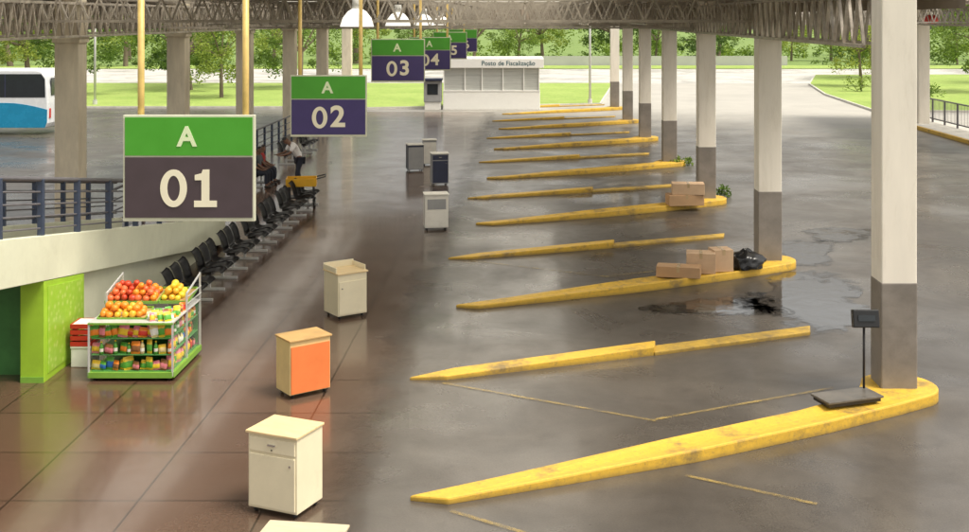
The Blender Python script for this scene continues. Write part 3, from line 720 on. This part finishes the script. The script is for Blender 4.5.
for nm, col in pk_cols.items():
    bm = bmesh.new(); bmesh.ops.create_grid(bm, x_segments=8, y_segments=10, size=0.5)
    r = bmesh.ops.duplicate(bm, geom=bm.verts[:]+bm.edges[:]+bm.faces[:])
    bs = set(g for g in r['geom'] if isinstance(g, bmesh.types.BMVert))
    for v in bm.verts:
        x, y = v.co.x, v.co.y
        e = max(0, 1-(abs(y)/0.42)**3)*max(0, 1-(abs(x)/0.5)**4)
        th = 0.035*e + 0.003*math.sin(x*40)*(abs(y) < 0.4)
        v.co = Vector((x*0.155*(1+0.04*math.cos(y*6)), (-th if v not in bs else th), (y+0.5)*0.225))
    bmesh.ops.remove_doubles(bm, verts=bm.verts, dist=0.0008)
    me = bpy.data.meshes.new('snack_packet'); bm.to_mesh(me); bm.free()
    for p_ in me.polygons: p_.use_smooth = True
    m_, nt, b_ = newmat('packet_'+nm); v_ = coords(nt, 'obj')
    sp = nt.nodes.new('ShaderNodeSeparateXYZ'); L(nt, v_, sp.inputs[0])
    dd = pk_cols[random.choice([k for k in pk_cols if k != nm])]
    wv = madd(nt, noise(nt, v_, 18, 2), 0.05, sp.outputs[2])
    cr = ramp(nt, wv, [(0.06, dd), (0.064, col), (0.17, col), (0.174, dd)])
    L(nt, cr, b_.inputs['Base Color']); b_.inputs['Roughness'].default_value = 0.4
    me.materials.append(m_); pk[nm] = me
    q = MB().lathe([(0.0,0.0),(0.034,0.002),(0.036,0.02),(0.036,0.12),(0.033,0.145),(0.015,0.18),(0.013,0.20),(0.016,0.202),(0.016,0.222),(0.0,0.224)], 12)
    me = bpy.data.meshes.new('drink_bottle'); bmesh.ops.recalc_face_normals(q.bm, faces=q.bm.faces); q.bm.to_mesh(me); q.bm.free()
    for p_ in me.polygons: p_.use_smooth = True
    m_, nt, b_ = newmat('bottle_'+nm); v_ = coords(nt, 'obj'); sp = nt.nodes.new('ShaderNodeSeparateXYZ'); L(nt, v_, sp.inputs[0])
    cr = ramp(nt, sp.outputs[2], [(0.045, tuple(x*0.6 for x in col)), (0.047, (0.75,0.72,0.62)), (0.10, (0.75,0.72,0.62)), (0.102, tuple(x*0.7 for x in col)), (0.20, tuple(x*0.7 for x in col)), (0.202, dd)])
    L(nt, cr, b_.inputs['Base Color']); b_.inputs['Roughness'].default_value = 0.2
    me.materials.append(m_); bt[nm] = me
rk = random.Random(11); names = ['green','green','yellow','yellow','yellow','orange','orange','cream','red','white','brown','pink','blue']
def packet(loc, rot, k, label, grp, s=1.0):
    o = bpy.data.objects.new('snack_packet', pk[k]); COL.objects.link(o)
    o.location = loc; o.rotation_euler = rot; o.scale = (s*rk.uniform(.7,1.1), s, s*rk.uniform(.6,1.05)); tag(o, label, 'snack packet', grp)
def bottle(loc, k, label, grp):
    o = bpy.data.objects.new('drink_bottle', bt[k]); COL.objects.link(o)
    s = rk.uniform(.8,1.05); o.location = loc; o.scale = (s,s,s); tag(o, label, 'bottle', grp)
for si, z in enumerate((0.160, 0.430, 0.700)):
    sh = ['bottom','middle','top'][si]
    for i in range(12):
        k = rk.choice(names)
        if si == 1 and i % 2 == 1:
            bottle((FX+0.075+i*0.112, FY+0.06+rk.uniform(0,0.03), z+0.006), k, f'{k} drink bottle, in place {i+1} from the left on the front {sh} shelf', 'drink bottles on the stand')
        else:
            packet((FX+0.075+i*0.112, FY+0.06+rk.uniform(0,0.06), z+0.006), (rk.uniform(-.2,-.02), rk.uniform(-.2,.2), rk.uniform(-.5,.5)), k, f'{k} snack packet, in place {i+1} from the left on the front {sh} shelf', 'snack packets on the stand')
    for i in range(12):
        k = rk.choice(names)
        if si == 2 and i % 2 == 1:
            bottle((FX+FW-0.06-rk.uniform(0,0.03), FY+0.20+i*0.117, z+0.006), k, f'{k} drink bottle, in place {i+1} from the front on the right {sh} shelf', 'drink bottles on the stand')
        else:
            packet((FX+FW-0.06-rk.uniform(0,0.05), FY+0.20+i*0.117, z+0.006), (rk.uniform(-.2,-.02), rk.uniform(-.2,.2), PI/2+rk.uniform(-.5,.5)), k, f'{k} snack packet, in place {i+1} from the front on the right {sh} shelf', 'snack packets on the stand')
for i in range(8):
    for j in range(3):
        k = rk.choice(names)
        if i > 4 and j > 0: continue
        packet((FX+FW-0.07-j*0.15+rk.uniform(-.03,.03), FY+0.08+i*0.10, 0.966), (-0.5, 0, 0.5+rk.uniform(-.6,.6)), k, f'{k} packet on the stand counter, row {j+1} from the right, {ORD[i]} from the front', 'snack packets on the counter', 0.75)
t = thing('foam_box', 'white foam box under the red crate beside the kiosk', 'box', (-7.62, 20.1, 0.008))
MB().box((0,0,0.16), (0.34,0.42,0.32)).build('box', MT['white'], t, bevel=0.015); MB().box((0,0,0.345), (0.36,0.44,0.05)).build('lid', MT['white'], t, bevel=0.012)
t = thing('plastic_crate', 'red plastic crate on the white foam box', 'crate', (-7.62, 20.1, 0.38))
m = MB()
for zz in (0.03, 0.13, 0.23, 0.33):
    for a, b_ in (((-.17,-.21),(.17,-.21)),((.17,-.21),(.17,.21)),((.17,.21),(-.17,.21)),((-.17,.21),(-.17,-.21))): m.bar((a[0],a[1],zz), (b_[0],b_[1],zz), 0.025, 0.075)
m.build('side_slats', MT['red'], t); MB().box((0,0,0.02), (0.34,0.42,0.02)).build('bottom', MT['red'], t); MB().box((0,0,0.34), (0.30,0.38,0.05)).build('lining', MT['white'], t)

# ------------------------------------------------------------------ waiting benches
def make_bench(label, loc, ys):
    t = thing('waiting_bench', label, 'bench', loc, 0, 'black waiting benches along the platform')   # faces +X, long axis Y
    hw = max(ys)+0.30
    MB().box((0,0,0.33), (0.07,hw*2,0.06)).build('beam', MT['darkmetal'], t)
    for s in (-1,1):
        q = (hw-0.30)*s
        MB().bar((0,q,0.33), (0,q,0.05), 0.06, 0.06).bar((-0.30,q,0.03), (0.34,q,0.03), 0.06, 0.05).build('leg', MT['silver'], t)
    prof_s = [(0.31,0.39),(0.27,0.435),(0.18,0.445),(0.05,0.42),(-0.08,0.40),(-0.17,0.42),(-0.22,0.465)]
    prof_b = [(-0.222,0.47),(-0.245,0.54),(-0.26,0.62),(-0.285,0.70),(-0.32,0.78),(-0.36,0.84),(-0.395,0.86)]
    for y in ys:
        MB().shell(prof_s, y, 0.53, 0.035, 0.022, wend=(1.0,0.96)).build('seat', MT['black'], t, smooth=True)
        MB().shell(prof_b, y, 0.53, 0.06, 0.022, wend=(1.0,0.80)).build('backrest', MT['black'], t, smooth=True)
        MB().bar((-0.04,y,0.35), (-0.04,y,0.41), 0.2, 0.16).build('bracket', MT['darkmetal'], t)
    return t
b0 = make_bench('black three seat bench, nearest in the platform row', (-6.95, 24.0, 0.008), (-0.56,0,0.56))
for i in range(1, 7):
    c = copy_tree(b0); c.location = (-6.95, 24.0+2.1*i, 0.008); c['label'] = f'black three seat bench, {ORD[i]} in the platform row'
c = make_bench('black bench with three people sitting on it', (-9.6, 41.6, 0.008), (-0.62,0,0.62)); c['group'] = 'black waiting benches at the railing'
for i in range(2):
    c2 = copy_tree(c); c2.location = (-9.75, 48+i*4, 0.008); c2['label'] = f'empty black bench by the railing, {ORD[i]} behind the people'

# ------------------------------------------------------------------ yellow cart
p = gp(300,207)
t = thing('hand_cart', 'yellow four wheeled hand cart standing past the benches', 'cart', (p[0]+0.05, p[1], 0.008), R(8))
MB().box((0,0,0.70), (0.95,0.7,0.04)).box((0,-0.34,0.82), (0.95,0.03,0.22)).box((0,0.34,0.82), (0.95,0.03,0.22)).box((-0.46,0,0.82), (0.03,0.7,0.22)).box((0.46,0,0.82), (0.03,0.7,0.22)).build('tray', MT['cartyellow'], t, bevel=0.006)
for x in (-0.38,0.38):
    for y in (-0.28,0.28): MB().bar((x,y,0.70), (x,y,0.12), 0.05).build('leg', MT['darkmetal'], t)
for x in (-0.40,0.40):
    for y in (-0.30,0.30):
        w = MB().tube((x-0.03,y,0.13), (x+0.03,y,0.13), 0.13, seg=18).build('wheel', MT['rubber'], t, smooth=False)
        MB().tube((x-0.035,y,0.13), (x+0.035,y,0.13), 0.06, seg=12).build('hub', MT['silver'], w)
MB().box((0,0,0.32), (0.8,0.6,0.04)).build('lower_shelf', MT['darkmetal'], t)
MB().tube((0.46,-0.3,0.91), (0.75,-0.3,0.98), 0.018).tube((0.46,0.3,0.91), (0.75,0.3,0.98), 0.018).tube((0.75,-0.3,0.98), (0.75,0.3,0.98), 0.018).build('handle', MT['darkmetal'], t)

# ------------------------------------------------------------------ people
def skin_mesh(name, verts, edges, mat, parent, sub=2):
    me = bpy.data.meshes.new(name); me.from_pydata([v[0] for v in verts], edges, [])
    o = bpy.data.objects.new(name, me); COL.objects.link(o)
    md = o.modifiers.new('skin', 'SKIN'); md.use_smooth_shade = True
    for i, v in enumerate(verts):
        r = v[1]; sv = me.skin_vertices[0].data[i]; sv.radius = (r, r) if not isinstance(r, tuple) else r
        sv.use_root = (i == 0)
    s = o.modifiers.new('sub', 'SUBSURF'); s.levels = sub; s.render_levels = sub
    bpy.context.view_layer.update()
    m2 = bpy.data.meshes.new_from_object(o.evaluated_get(bpy.context.evaluated_depsgraph_get()))
    bpy.data.objects.remove(o); bpy.data.meshes.remove(me); m2.name = name
    return link(name, m2, mat, parent)
def person(label, loc, rz, J, shirt, trousers, group=None):
    t = thing('person', label, 'person', loc, rz, group)
    V = Vector
    verts = []; edges = []
    def add(p, r, par=None):
        verts.append((tuple(p), r)); i = len(verts)-1
        if par is not None: edges.append((par, i))
        return i
    pel = add(J['pelvis'], (0.14,0.11)); sp_ = add(J['spine'], (0.13,0.10), pel); ch = add(J['chest'], (0.15,0.11), sp_); nb = add(J['neck'], 0.058, ch)
    hd = V(J['head']); up = (hd-V(J['neck'])).normalized()
    h1 = add(hd-up*0.03, (0.075,0.085), nb); h2 = add(hd+up*0.06, (0.078,0.095), h1); add(hd+up*0.13, (0.05,0.06), h2)
    fwd = V(J['face'])
    add(hd+fwd*0.115-up*0.0, 0.012, h1)
    side = fwd.cross(up).normalized()
    for s in (1,-1): add(hd+side*s*0.092+up*0.02, 0.014, h2)
    for s in ('L','R'):
        hip = add(J['hip'+s], 0.095, pel); kn = add(J['knee'+s], 0.06, hip); an = add(J['ankle'+s], 0.042, kn); add(J['toe'+s], 0.036, an)
        sh = add(J['sh'+s], 0.062, ch); el = add(J['el'+s], 0.043, sh); wr = add(J['wr'+s], 0.029, el); pa = add(J['palm'+s], (0.036,0.018), wr)
        d = (V(J['palm'+s])-V(J['wr'+s])).normalized(); sd = d.cross(V((0,0,1)) if abs(d.z) < 0.8 else V((1,0,0))).normalized(); cu = sd.cross(d)
        for k, ln in ((-1.5,0.06),(-0.5,0.075),(0.5,0.08),(1.5,0.068)):
            b_ = V(J['palm'+s])+sd*k*0.02+d*0.03; a1 = add(b_, 0.010, pa); a2 = add(b_+d*ln*0.55+cu*0.01, 0.009, a1); add(b_+d*ln+cu*0.03, 0.007, a2)
        b_ = V(J['palm'+s])+sd*0.038-d*0.01; a1 = add(b_, 0.011, pa); add(b_+sd*0.02+d*0.045, 0.009, a1)
    skin_mesh('body', verts, edges, MT['skin'], t)
    vs = [(tuple(J['pelvis']), (0.165,0.135)), (tuple(J['spine']), (0.165,0.135)), (tuple(J['chest']), (0.185,0.145)), (tuple(V(J['neck'])-up*0.05), 0.085)]; es = [(0,1),(1,2),(2,3)]
    for s in ('L','R'):
        a = V(J['sh'+s]); b_ = V(J['el'+s])
        vs += [(tuple(a), 0.09), (tuple(a.lerp(b_, 0.85)), 0.075)]; n = len(vs); es += [(2,n-2),(n-2,n-1)]
    skin_mesh('shirt', vs, es, shirt, t)
    vs = [(tuple(J['pelvis']), (0.155,0.13))]; es = []
    for s in ('L','R'):
        vs += [(tuple(J['hip'+s]), 0.112), (tuple(J['knee'+s]), 0.078), (tuple(V(J['ankle'+s])+V((0,0,0.03))), 0.06)]; n = len(vs); es += [(0,n-3),(n-3,n-2),(n-2,n-1)]
    skin_mesh('trousers', vs, es, trousers, t)
    for s in ('L','R'):
        a = V(J['ankle'+s]); b_ = V(J['toe'+s]); dr = (b_-a); dr.z = 0; ang = math.atan2(dr.y, dr.x)
        c_ = a.lerp(b_, 0.55); MB().box((c_.x, c_.y, 0.045), (0.27,0.10,0.088), rz=ang).build('shoe', MT['shoe'], t, bevel=0.03, seg=3)
    bm = bmesh.new(); bmesh.ops.create_icosphere(bm, subdivisions=3, radius=1)
    rot = up.to_track_quat('Z', 'Y').to_matrix()
    for v in bm.verts:
        n = v.co.copy(); w = hd+up*0.075+(rot @ Vector((n.x*0.094, n.y*0.094, n.z*0.094)))
        v.co = w
    cut = [v for v in bm.verts if (v.co-(hd+up*0.075)).dot(up) < -0.02 or ((v.co-hd).dot(fwd) > 0.055 and (v.co-(hd+up*0.075)).dot(up) < 0.045)]
    bmesh.ops.delete(bm, geom=cut, context='VERTS')
    me = bpy.data.meshes.new('hair'); bm.to_mesh(me); bm.free(); link('hair', me, MT['hair'], t)
    for s in (1,-1):
        m = MB(); bmesh.ops.create_icosphere(m.bm, subdivisions=1, radius=0.011, matrix=Matrix.Translation(hd+fwd*0.088+side*s*0.032+up*0.045))
        m.build('eye', MT['hair'], t)
    return t
SIT = dict(pelvis=(0,0,0.54), spine=(0,0.03,0.74), chest=(0,0.03,0.96), neck=(0,0.01,1.13), head=(0,-0.02,1.23), face=(0,-1,0))
STD = dict(pelvis=(0,0.10,0.96), spine=(0,0.0,1.17), chest=(0,-0.14,1.38), neck=(0,-0.27,1.50), head=(0,-0.36,1.57), face=(0,-0.85,-0.52))
for s, sg in (('L',1),('R',-1)):
    SIT.update({'hip'+s:(0.10*sg,-0.02,0.53),'knee'+s:(0.13*sg,-0.45,0.51),'ankle'+s:(0.13*sg,-0.44,0.09),'toe'+s:(0.14*sg,-0.58,0.04),
                'sh'+s:(0.19*sg,0.03,1.03),'el'+s:(0.24*sg,-0.06,0.77),'wr'+s:(0.15*sg,-0.28,0.64),'palm'+s:(0.13*sg,-0.36,0.63)})
    STD.update({'hip'+s:(0.10*sg,0.09,0.92),'knee'+s:(0.11*sg,0.02-0.05*sg,0.50),'ankle'+s:(0.12*sg,0.06-0.08*sg,0.09),'toe'+s:(0.13*sg,-0.10-0.08*sg,0.035),
                'sh'+s:(0.20*sg,-0.16,1.44),'el'+s:(0.26*sg,-0.32,1.18),'wr'+s:(0.20*sg,-0.55,1.12),'palm'+s:(0.18*sg,-0.63,1.11)})
pw = person('person in a white shirt standing and leaning beyond the yellow cart', (sx(297,41.0), 41.0, 0.008), R(-62), STD, MT['shirt_w'], MT['jeans'])
pw.scale = (1.06,1.06,1.06)
BX = -9.56
person('seated person in dark clothes on the bench, nearest of the three', (BX, 40.98, 0.008), R(90), SIT, MT['shirt_d'], MT['jeans'])
person('seated person in a grey shirt on the bench, between the other two', (BX, 41.6, 0.008), R(82), SIT, MT['shirt_g'], MT['jeans'])
person('seated person in a red shirt on the bench, farthest of the three', (BX, 42.22, 0.008), R(97), SIT, MT['shirt_r'], MT['jeans'])

# ------------------------------------------------------------------ inspection booth
t = thing('inspection_booth', 'white inspection booth with wide grey windows at the platform end', 'booth', (0, 75.7, 0))
x0, x1 = sx(443,75.7), sx(540,75.7); W = x1-x0; cx = (x0+x1)/2
MB().box((cx,1.5,0.6), (W,3.0,1.2)).build('lower_wall', MT['booth_white'], t, bevel=0.03)
MB().box((cx,1.5,1.98), (W-0.16,2.86,1.56)).build('window_band', MT['booth_glass'], t)
for xx in (0.0,0.22,0.40,0.62,0.84,1.0): MB().box((x0+0.06+xx*(W-0.12),0.04,1.97), (0.06,0.10,1.54)).build('mullion', MT['booth_white'], t)
MB().box((cx,0.04,1.24), (W,0.12,0.08)).build('sill', MT['booth_white'], t)
MB().box((cx+0.12,1.45,3.04), (W+0.24,3.2,0.60)).build('fascia', MT['booth_white'], t, bevel=0.02)
MB().box((cx+0.12,1.45,3.37), (W+0.1,3.0,0.05)).build('roof', MT['booth_white'], t, bevel=0.015)
text('Posto de Fiscalização', 0.42, MT['ink'], t, (cx+1.1,-0.157,3.04), 'lettering', 0.003, sx_=0.98)
t = thing('ticket_machine', 'dark grey upright machine left of the white booth', 'machine', (sx(433,76), 76, 0))
MB().box((0,0,0.25), (1.05,0.7,0.5)).build('plinth', MT['white'], t, bevel=0.02)
MB().box((0,0,1.2), (1.15,0.8,1.4)).build('body', MT['greylam'], t, bevel=0.05)
MB().box((0,-0.405,1.35), (0.7,0.02,0.7)).build('screen', MT['busglass'], t)
MB().box((0,-0.1,1.98), (1.25,0.95,0.14)).build('hood', MT['navy'], t, bevel=0.02)

# ------------------------------------------------------------------ coach (rear end in view, front out of frame to the left)
t = thing('coach', 'white and blue coach parked at the left edge', 'bus', (sx(48,59.5)-6.0, 59.5+1.25, 0))
prof = [(-5.7,0.35),(5.85,0.35),(5.98,0.6),(6.0,1.6),(5.96,2.4),(5.88,3.0),(5.68,3.26),(5.4,3.34),(-4.8,3.34),(-5.3,3.2),(-5.85,2.2),(-6,1.5),(-5.98,0.7)]
MB().prism(prof, -1.25, 1.25, axis='Y').build('body', MT['bus_white'], t, bevel=0.09, seg=3)
MB().prism([(-5.5,1.92),(5.86,1.92),(5.84,2.85),(5.66,3.12),(-5.1,3.12)], -1.262, -1.24, axis='Y').build('side_window', MT['busglass'], t)
for x in (-4.2,-2.6,-1.0,0.6,2.2,3.8): MB().box((x,-1.264,2.52), (0.06,0.012,1.18)).build('window_pillar', MT['navy'], t)
pts = [(-5.7,0.37),(5.84,0.37),(5.95,0.65),(5.96,1.30)]+[(5.96-i*0.35, 1.30+0.34*math.sin(min(1,i/6)*PI/2)) for i in range(1,34)]
pts = [p_ for p_ in pts if p_[0] > -5.8]; pts += [(-5.9,1.5)]
MB().prism(pts, -1.266, -1.24, axis='Y').build('livery_band', MT['teal'], t)
MB().box((5.99,0,2.45), (0.05,1.7,0.9)).build('rear_window', MT['busglass'], t, bevel=0.01)
MB().prism([(-5.99,1.5),(-5.86,2.2),(-5.4,3.05),(-5.42,3.1),(-5.9,2.2),(-6.02,1.5)], -1.1, 1.1, axis='Y').build('windscreen', MT['busglass'], t)
for x in (2.6,-3.6):
    w = MB().tube((x,-1.29,0.48), (x,-0.95,0.48), 0.48, seg=28).build('wheel', MT['rubber'], t)
    MB().tube((x,-1.31,0.48), (x,-1.2,0.48), 0.27, seg=20).build('rim', MT['silver'], w)
for y in (-1.0,1.0): MB().box((6.0,y,1.1), (0.05,0.18,0.5)).build('tail_light', MT['red'], t, bevel=0.01)

# ------------------------------------------------------------------ street lamp, wall
def street_lamp(px, py, label):
    p = gp(px, py); t = thing('street_lamp', label, 'street lamp', p)
    MB().tube((0,0,0), (0,0,8.5), 0.09, 0.06).build('pole', MT['silver'], t, smooth=True)
    MB().tube((0,0,0), (0,0,0.4), 0.16).build('base', MT['silver'], t)
    MB().tube((0,0,8.4), (1.6,0,8.9), 0.05).box((1.9,0,8.9), (0.7,0.25,0.12)).build('lamp_head', MT['silver'], t)
street_lamp(590,105,'thin grey lamp post on the lawn right of the booth')
street_lamp(95,106,'thin grey lamp post on the left lawn')
tag(MB().box((16,146,0.6), (34,0.3,1.2)).build('boundary_wall', MT['wallgrey']), 'pale low boundary wall beyond the far road', 'wall')

# ------------------------------------------------------------------ trees
def leaf_mesh(name, seed, centers, n, size, mat):
    r = random.Random(seed); vs = []; fs = []
    for (c, rad) in centers:
        for _ in range(n):
            d = Vector((r.gauss(0,1), r.gauss(0,1), r.gauss(0,1))).normalized()*rad*(r.random()**0.4)
            p = Vector(c)+Vector((d.x, d.y, d.z*0.75))
            u = Vector((r.gauss(0,1), r.gauss(0,1), r.gauss(0,0.6))).normalized(); v = u.cross(Vector((r.gauss(0,1), r.gauss(0,1), r.gauss(0,1)))).normalized()
            s = size*r.uniform(0.6,1.3); i = len(vs)
            vs += [p-u*s, p+v*s*0.45, p+u*s, p-v*s*0.45]; fs.append((i,i+1,i+2,i+3))
    me = bpy.data.meshes.new(name); me.from_pydata([tuple(v) for v in vs], [], fs); me.materials.append(mat); return me
def tree_proto(seed, h, rx, low, mat, dens=44, leaf=0.26, tr=0.22):
    r = random.Random(seed); cs = []
    lean = Vector((r.uniform(-.5,.5), r.uniform(-.3,.3), low+1.0))
    limbs = MB(); limbs.tube((0,0,0), lean*0.5, tr, tr*0.8, 9); limbs.tube(lean*0.5, lean, tr*0.8, tr*0.65, 9)
    base = lean-Vector((0,0,0.1))
    for k in range(8):
        a = k*2.4+r.uniform(-.4,.4); e = base+Vector((math.cos(a)*rx*r.uniform(.35,.8), math.sin(a)*rx*r.uniform(.35,.8), r.uniform(0.3, (h-low)*0.7)))
        mid = base.lerp(e,0.5)+Vector((0,0,0.25))
        limbs.tube(base, mid, tr*0.45, tr*0.3, 6); limbs.tube(mid, e, tr*0.3, tr*0.12, 6)
        cs.append((e, r.uniform(0.7,1.2)))
    for k in range(dens):
        a = r.uniform(0,6.28); q = r.random()**0.5; z = r.random()**1.3
        prof = math.sin(PI*min(1, 0.15+z*0.85))**0.6
        dz = -1.0*r.random() if q > 0.6 and r.random() < 0.5 else 0
        cs.append(((math.cos(a)*rx*q*prof, math.sin(a)*rx*q*prof, low+z*(h-low)+dz), r.uniform(0.5,1.15)))
    return limbs, leaf_mesh('crown', seed, cs, 110, leaf, mat)
protos = []
for sd, h, rx, low, mt, dn, lf, tr_ in ((1,8.5,4.0,2.7,'leaf_a',46,0.13,0.24),(2,10,5.6,2.3,'leaf_b',58,0.14,0.36),(3,6.5,2.8,2.1,'leaf_c',28,0.12,0.16),(4,9.5,4.6,3.1,'leaf_c',46,0.13,0.3),(5,7.5,5.2,2.0,'leaf_a',44,0.13,0.22)):
    lb, cm = tree_proto(sd, h, rx, low, MT[mt], dn, lf, tr_)
    bmesh.ops.recalc_face_normals(lb.bm, faces=lb.bm.faces); tm = bpy.data.meshes.new('trunk'); lb.bm.to_mesh(tm); lb.bm.free(); tm.materials.append(MT['bark'])
    protos.append((tm, cm))
def tree(x, y, k, s, rz, label, group):
    t = thing('tree', label, 'tree', (x, y, 0), rz, group); t.scale = (s,s,s)
    link('trunk', protos[k][0], None, t); link('crown', protos[k][1], None, t)
near = [(-34,88,0),(-27.5,95,1),(-22.5,86,2),(-19,98,4),(-41,96,3),(-30,102,4)]
for i, (x, y, k) in enumerate(sorted(near, key=lambda q: q[0]/q[1])):
    tree(x, y, k, 0.9+0.08*(i % 3), i*1.3, f'tree on the left lawn, {ORD[i]} from the left', 'trees on the left lawn')
nr = [(29,100,2),(36,92,0),(45,104,3),(34.5,114,1)]
for i, (x, y, k) in enumerate(sorted(nr, key=lambda q: q[0]/q[1])):
    tree(x, y, k, 1.0, i*1.7+.5, f'tree on the right lawn, {ORD[i]} from the left', 'trees on the right lawn')
rr = random.Random(8); far = []
for i in range(22): far.append((-68+i*6.5+rr.uniform(-3.2,3.2), rr.uniform(142 if not -2 < i*6.5-68 < 36 else 149,166), rr.randrange(5)))
for i, (x, y, k) in enumerate(sorted(far, key=lambda q: q[0]/q[1])):
    tree(x, y, k, rr.uniform(0.7,1.4), rr.uniform(0,6), f'tree in the line beyond the far road, {ORD[i]} from the left', 'trees beyond the far road')
cs = []
for _ in range(300):
    x = rr.uniform(-95,110); hh = 2.6+2.4*math.sin(x*0.11+1)+1.8*math.sin(x*0.31)
    cs.append(((x, rr.uniform(170,190), rr.uniform(0.2, max(1.0, hh))), rr.uniform(0.8,1.8)))
o = link('distant_wood', leaf_mesh('distant_wood', 9, cs, 70, 0.28, MT['leaf_a']), None)
tag(o, 'distant green wood behind the tree line', 'wood', kind='stuff')
cs = []
for _ in range(190):
    x = rr.uniform(-80,90)
    if math.sin(x*0.23)+math.sin(x*0.57+2) < -0.4: continue
    cs.append(((x, rr.uniform(147.5,154), rr.uniform(0.1,1.3)), rr.uniform(0.4,0.9)))
o = link('undergrowth', leaf_mesh('undergrowth', 19, cs, 60, 0.17, MT['leaf_b']), None)
tag(o, 'low tangled undergrowth behind the far road', 'undergrowth', kind='stuff')
def weed(loc, seed, label, s=1.0, mat='leaf_a', name='weed', cat='plant', group=None):
    r = random.Random(seed)
    t = thing(name, label, cat, loc, 0, group)
    cs = [((r.uniform(-.4,.4)*s, r.uniform(-.2,.2)*s, r.uniform(.06,.32)*s), 0.16*s) for _ in range(16)]
    link('leaves', leaf_mesh('leaves', seed, cs, 18, 0.07*s if s < 1.5 else 0.035*s, MT[mat]), None, t)
    m = MB()
    for c_, _ in cs[:8]: m.tube((c_[0]*0.3,c_[1]*0.3,0), c_, 0.008*s, 0.005*s, 5)
    m.build('stems', MT['leaf_b'], t)
weed(gp(718,196),1,'green weed growing right of the third column')
weed(gp(681,166),2,'green weed growing right of the fourth column')
for i, (x, y, s, mt, lb) in enumerate(((25.0,80,2.6,'leaf_b','dark low shrub at the near corner of the right lawn'),(28.5,84,3.4,'leaf_a','light green shrub in the middle of the right lawn'),
        (33,80,3.0,'leaf_b','dark shrub right of the light one on the right lawn'),(27,93,3.4,'leaf_c','yellow green shrub far along the lawn edge by the road'),(40,84,3.2,'leaf_a','light green shrub at the far right of the right lawn'))):
    weed((x,y,0.1), 40+i, lb, s, mt, 'shrub', 'shrub', 'shrubs on the right lawn')

# ------------------------------------------------------------------ light and camera
EL, AZ = R(63), R(114)
w = bpy.data.worlds.new('World'); SC.world = w; w.use_nodes = True
nt = w.node_tree; bg = nt.nodes['Background']
sky = nt.nodes.new('ShaderNodeTexSky'); sky.sky_type = 'NISHITA'; sky.sun_disc = False; sky.sun_elevation = EL; sky.sun_rotation = AZ
sky.air_density = 1.0; sky.dust_density = 4.0; sky.ozone_density = 1.0
hs = nt.nodes.new('ShaderNodeHueSaturation'); hs.inputs['Saturation'].default_value = 0.2; hs.inputs['Value'].default_value = 1.6
mm = nt.nodes.new('ShaderNodeMix'); mm.data_type = 'RGBA'; mm.blend_type = 'MULTIPLY'; mm.inputs[0].default_value = 1.0; mm.inputs[7].default_value = (1.0,0.955,0.87,1)
L(nt, sky.outputs[0], hs.inputs['Color']); L(nt, hs.outputs[0], mm.inputs[6]); L(nt, mm.outputs[2], bg.inputs[0]); bg.inputs[1].default_value = 0.15
sl = bpy.data.lights.new('sun', 'SUN'); sl.energy = 3.2; sl.angle = R(20); sl.color = (1.0,0.94,0.82)
so = bpy.data.objects.new('sun', sl); COL.objects.link(so)
d = Vector((math.sin(AZ)*math.cos(EL), math.cos(AZ)*math.cos(EL), math.sin(EL)))
so.rotation_euler = (-d).to_track_quat('-Z', 'Y').to_euler()
cam = bpy.data.cameras.new('camera'); co = bpy.data.objects.new('camera', cam); COL.objects.link(co)
co.location = (0,0,H); co.rotation_euler = (PI/2,0,0)
cam.sensor_width = 36; cam.lens = 36*F/969; cam.shift_x = -40.5/969; cam.shift_y = -248.0/969
cam.clip_start = 0.1; cam.clip_end = 1500
SC.camera = co
SC.view_settings.view_transform = 'Standard'; SC.view_settings.look = 'None'; SC.view_settings.exposure = 0
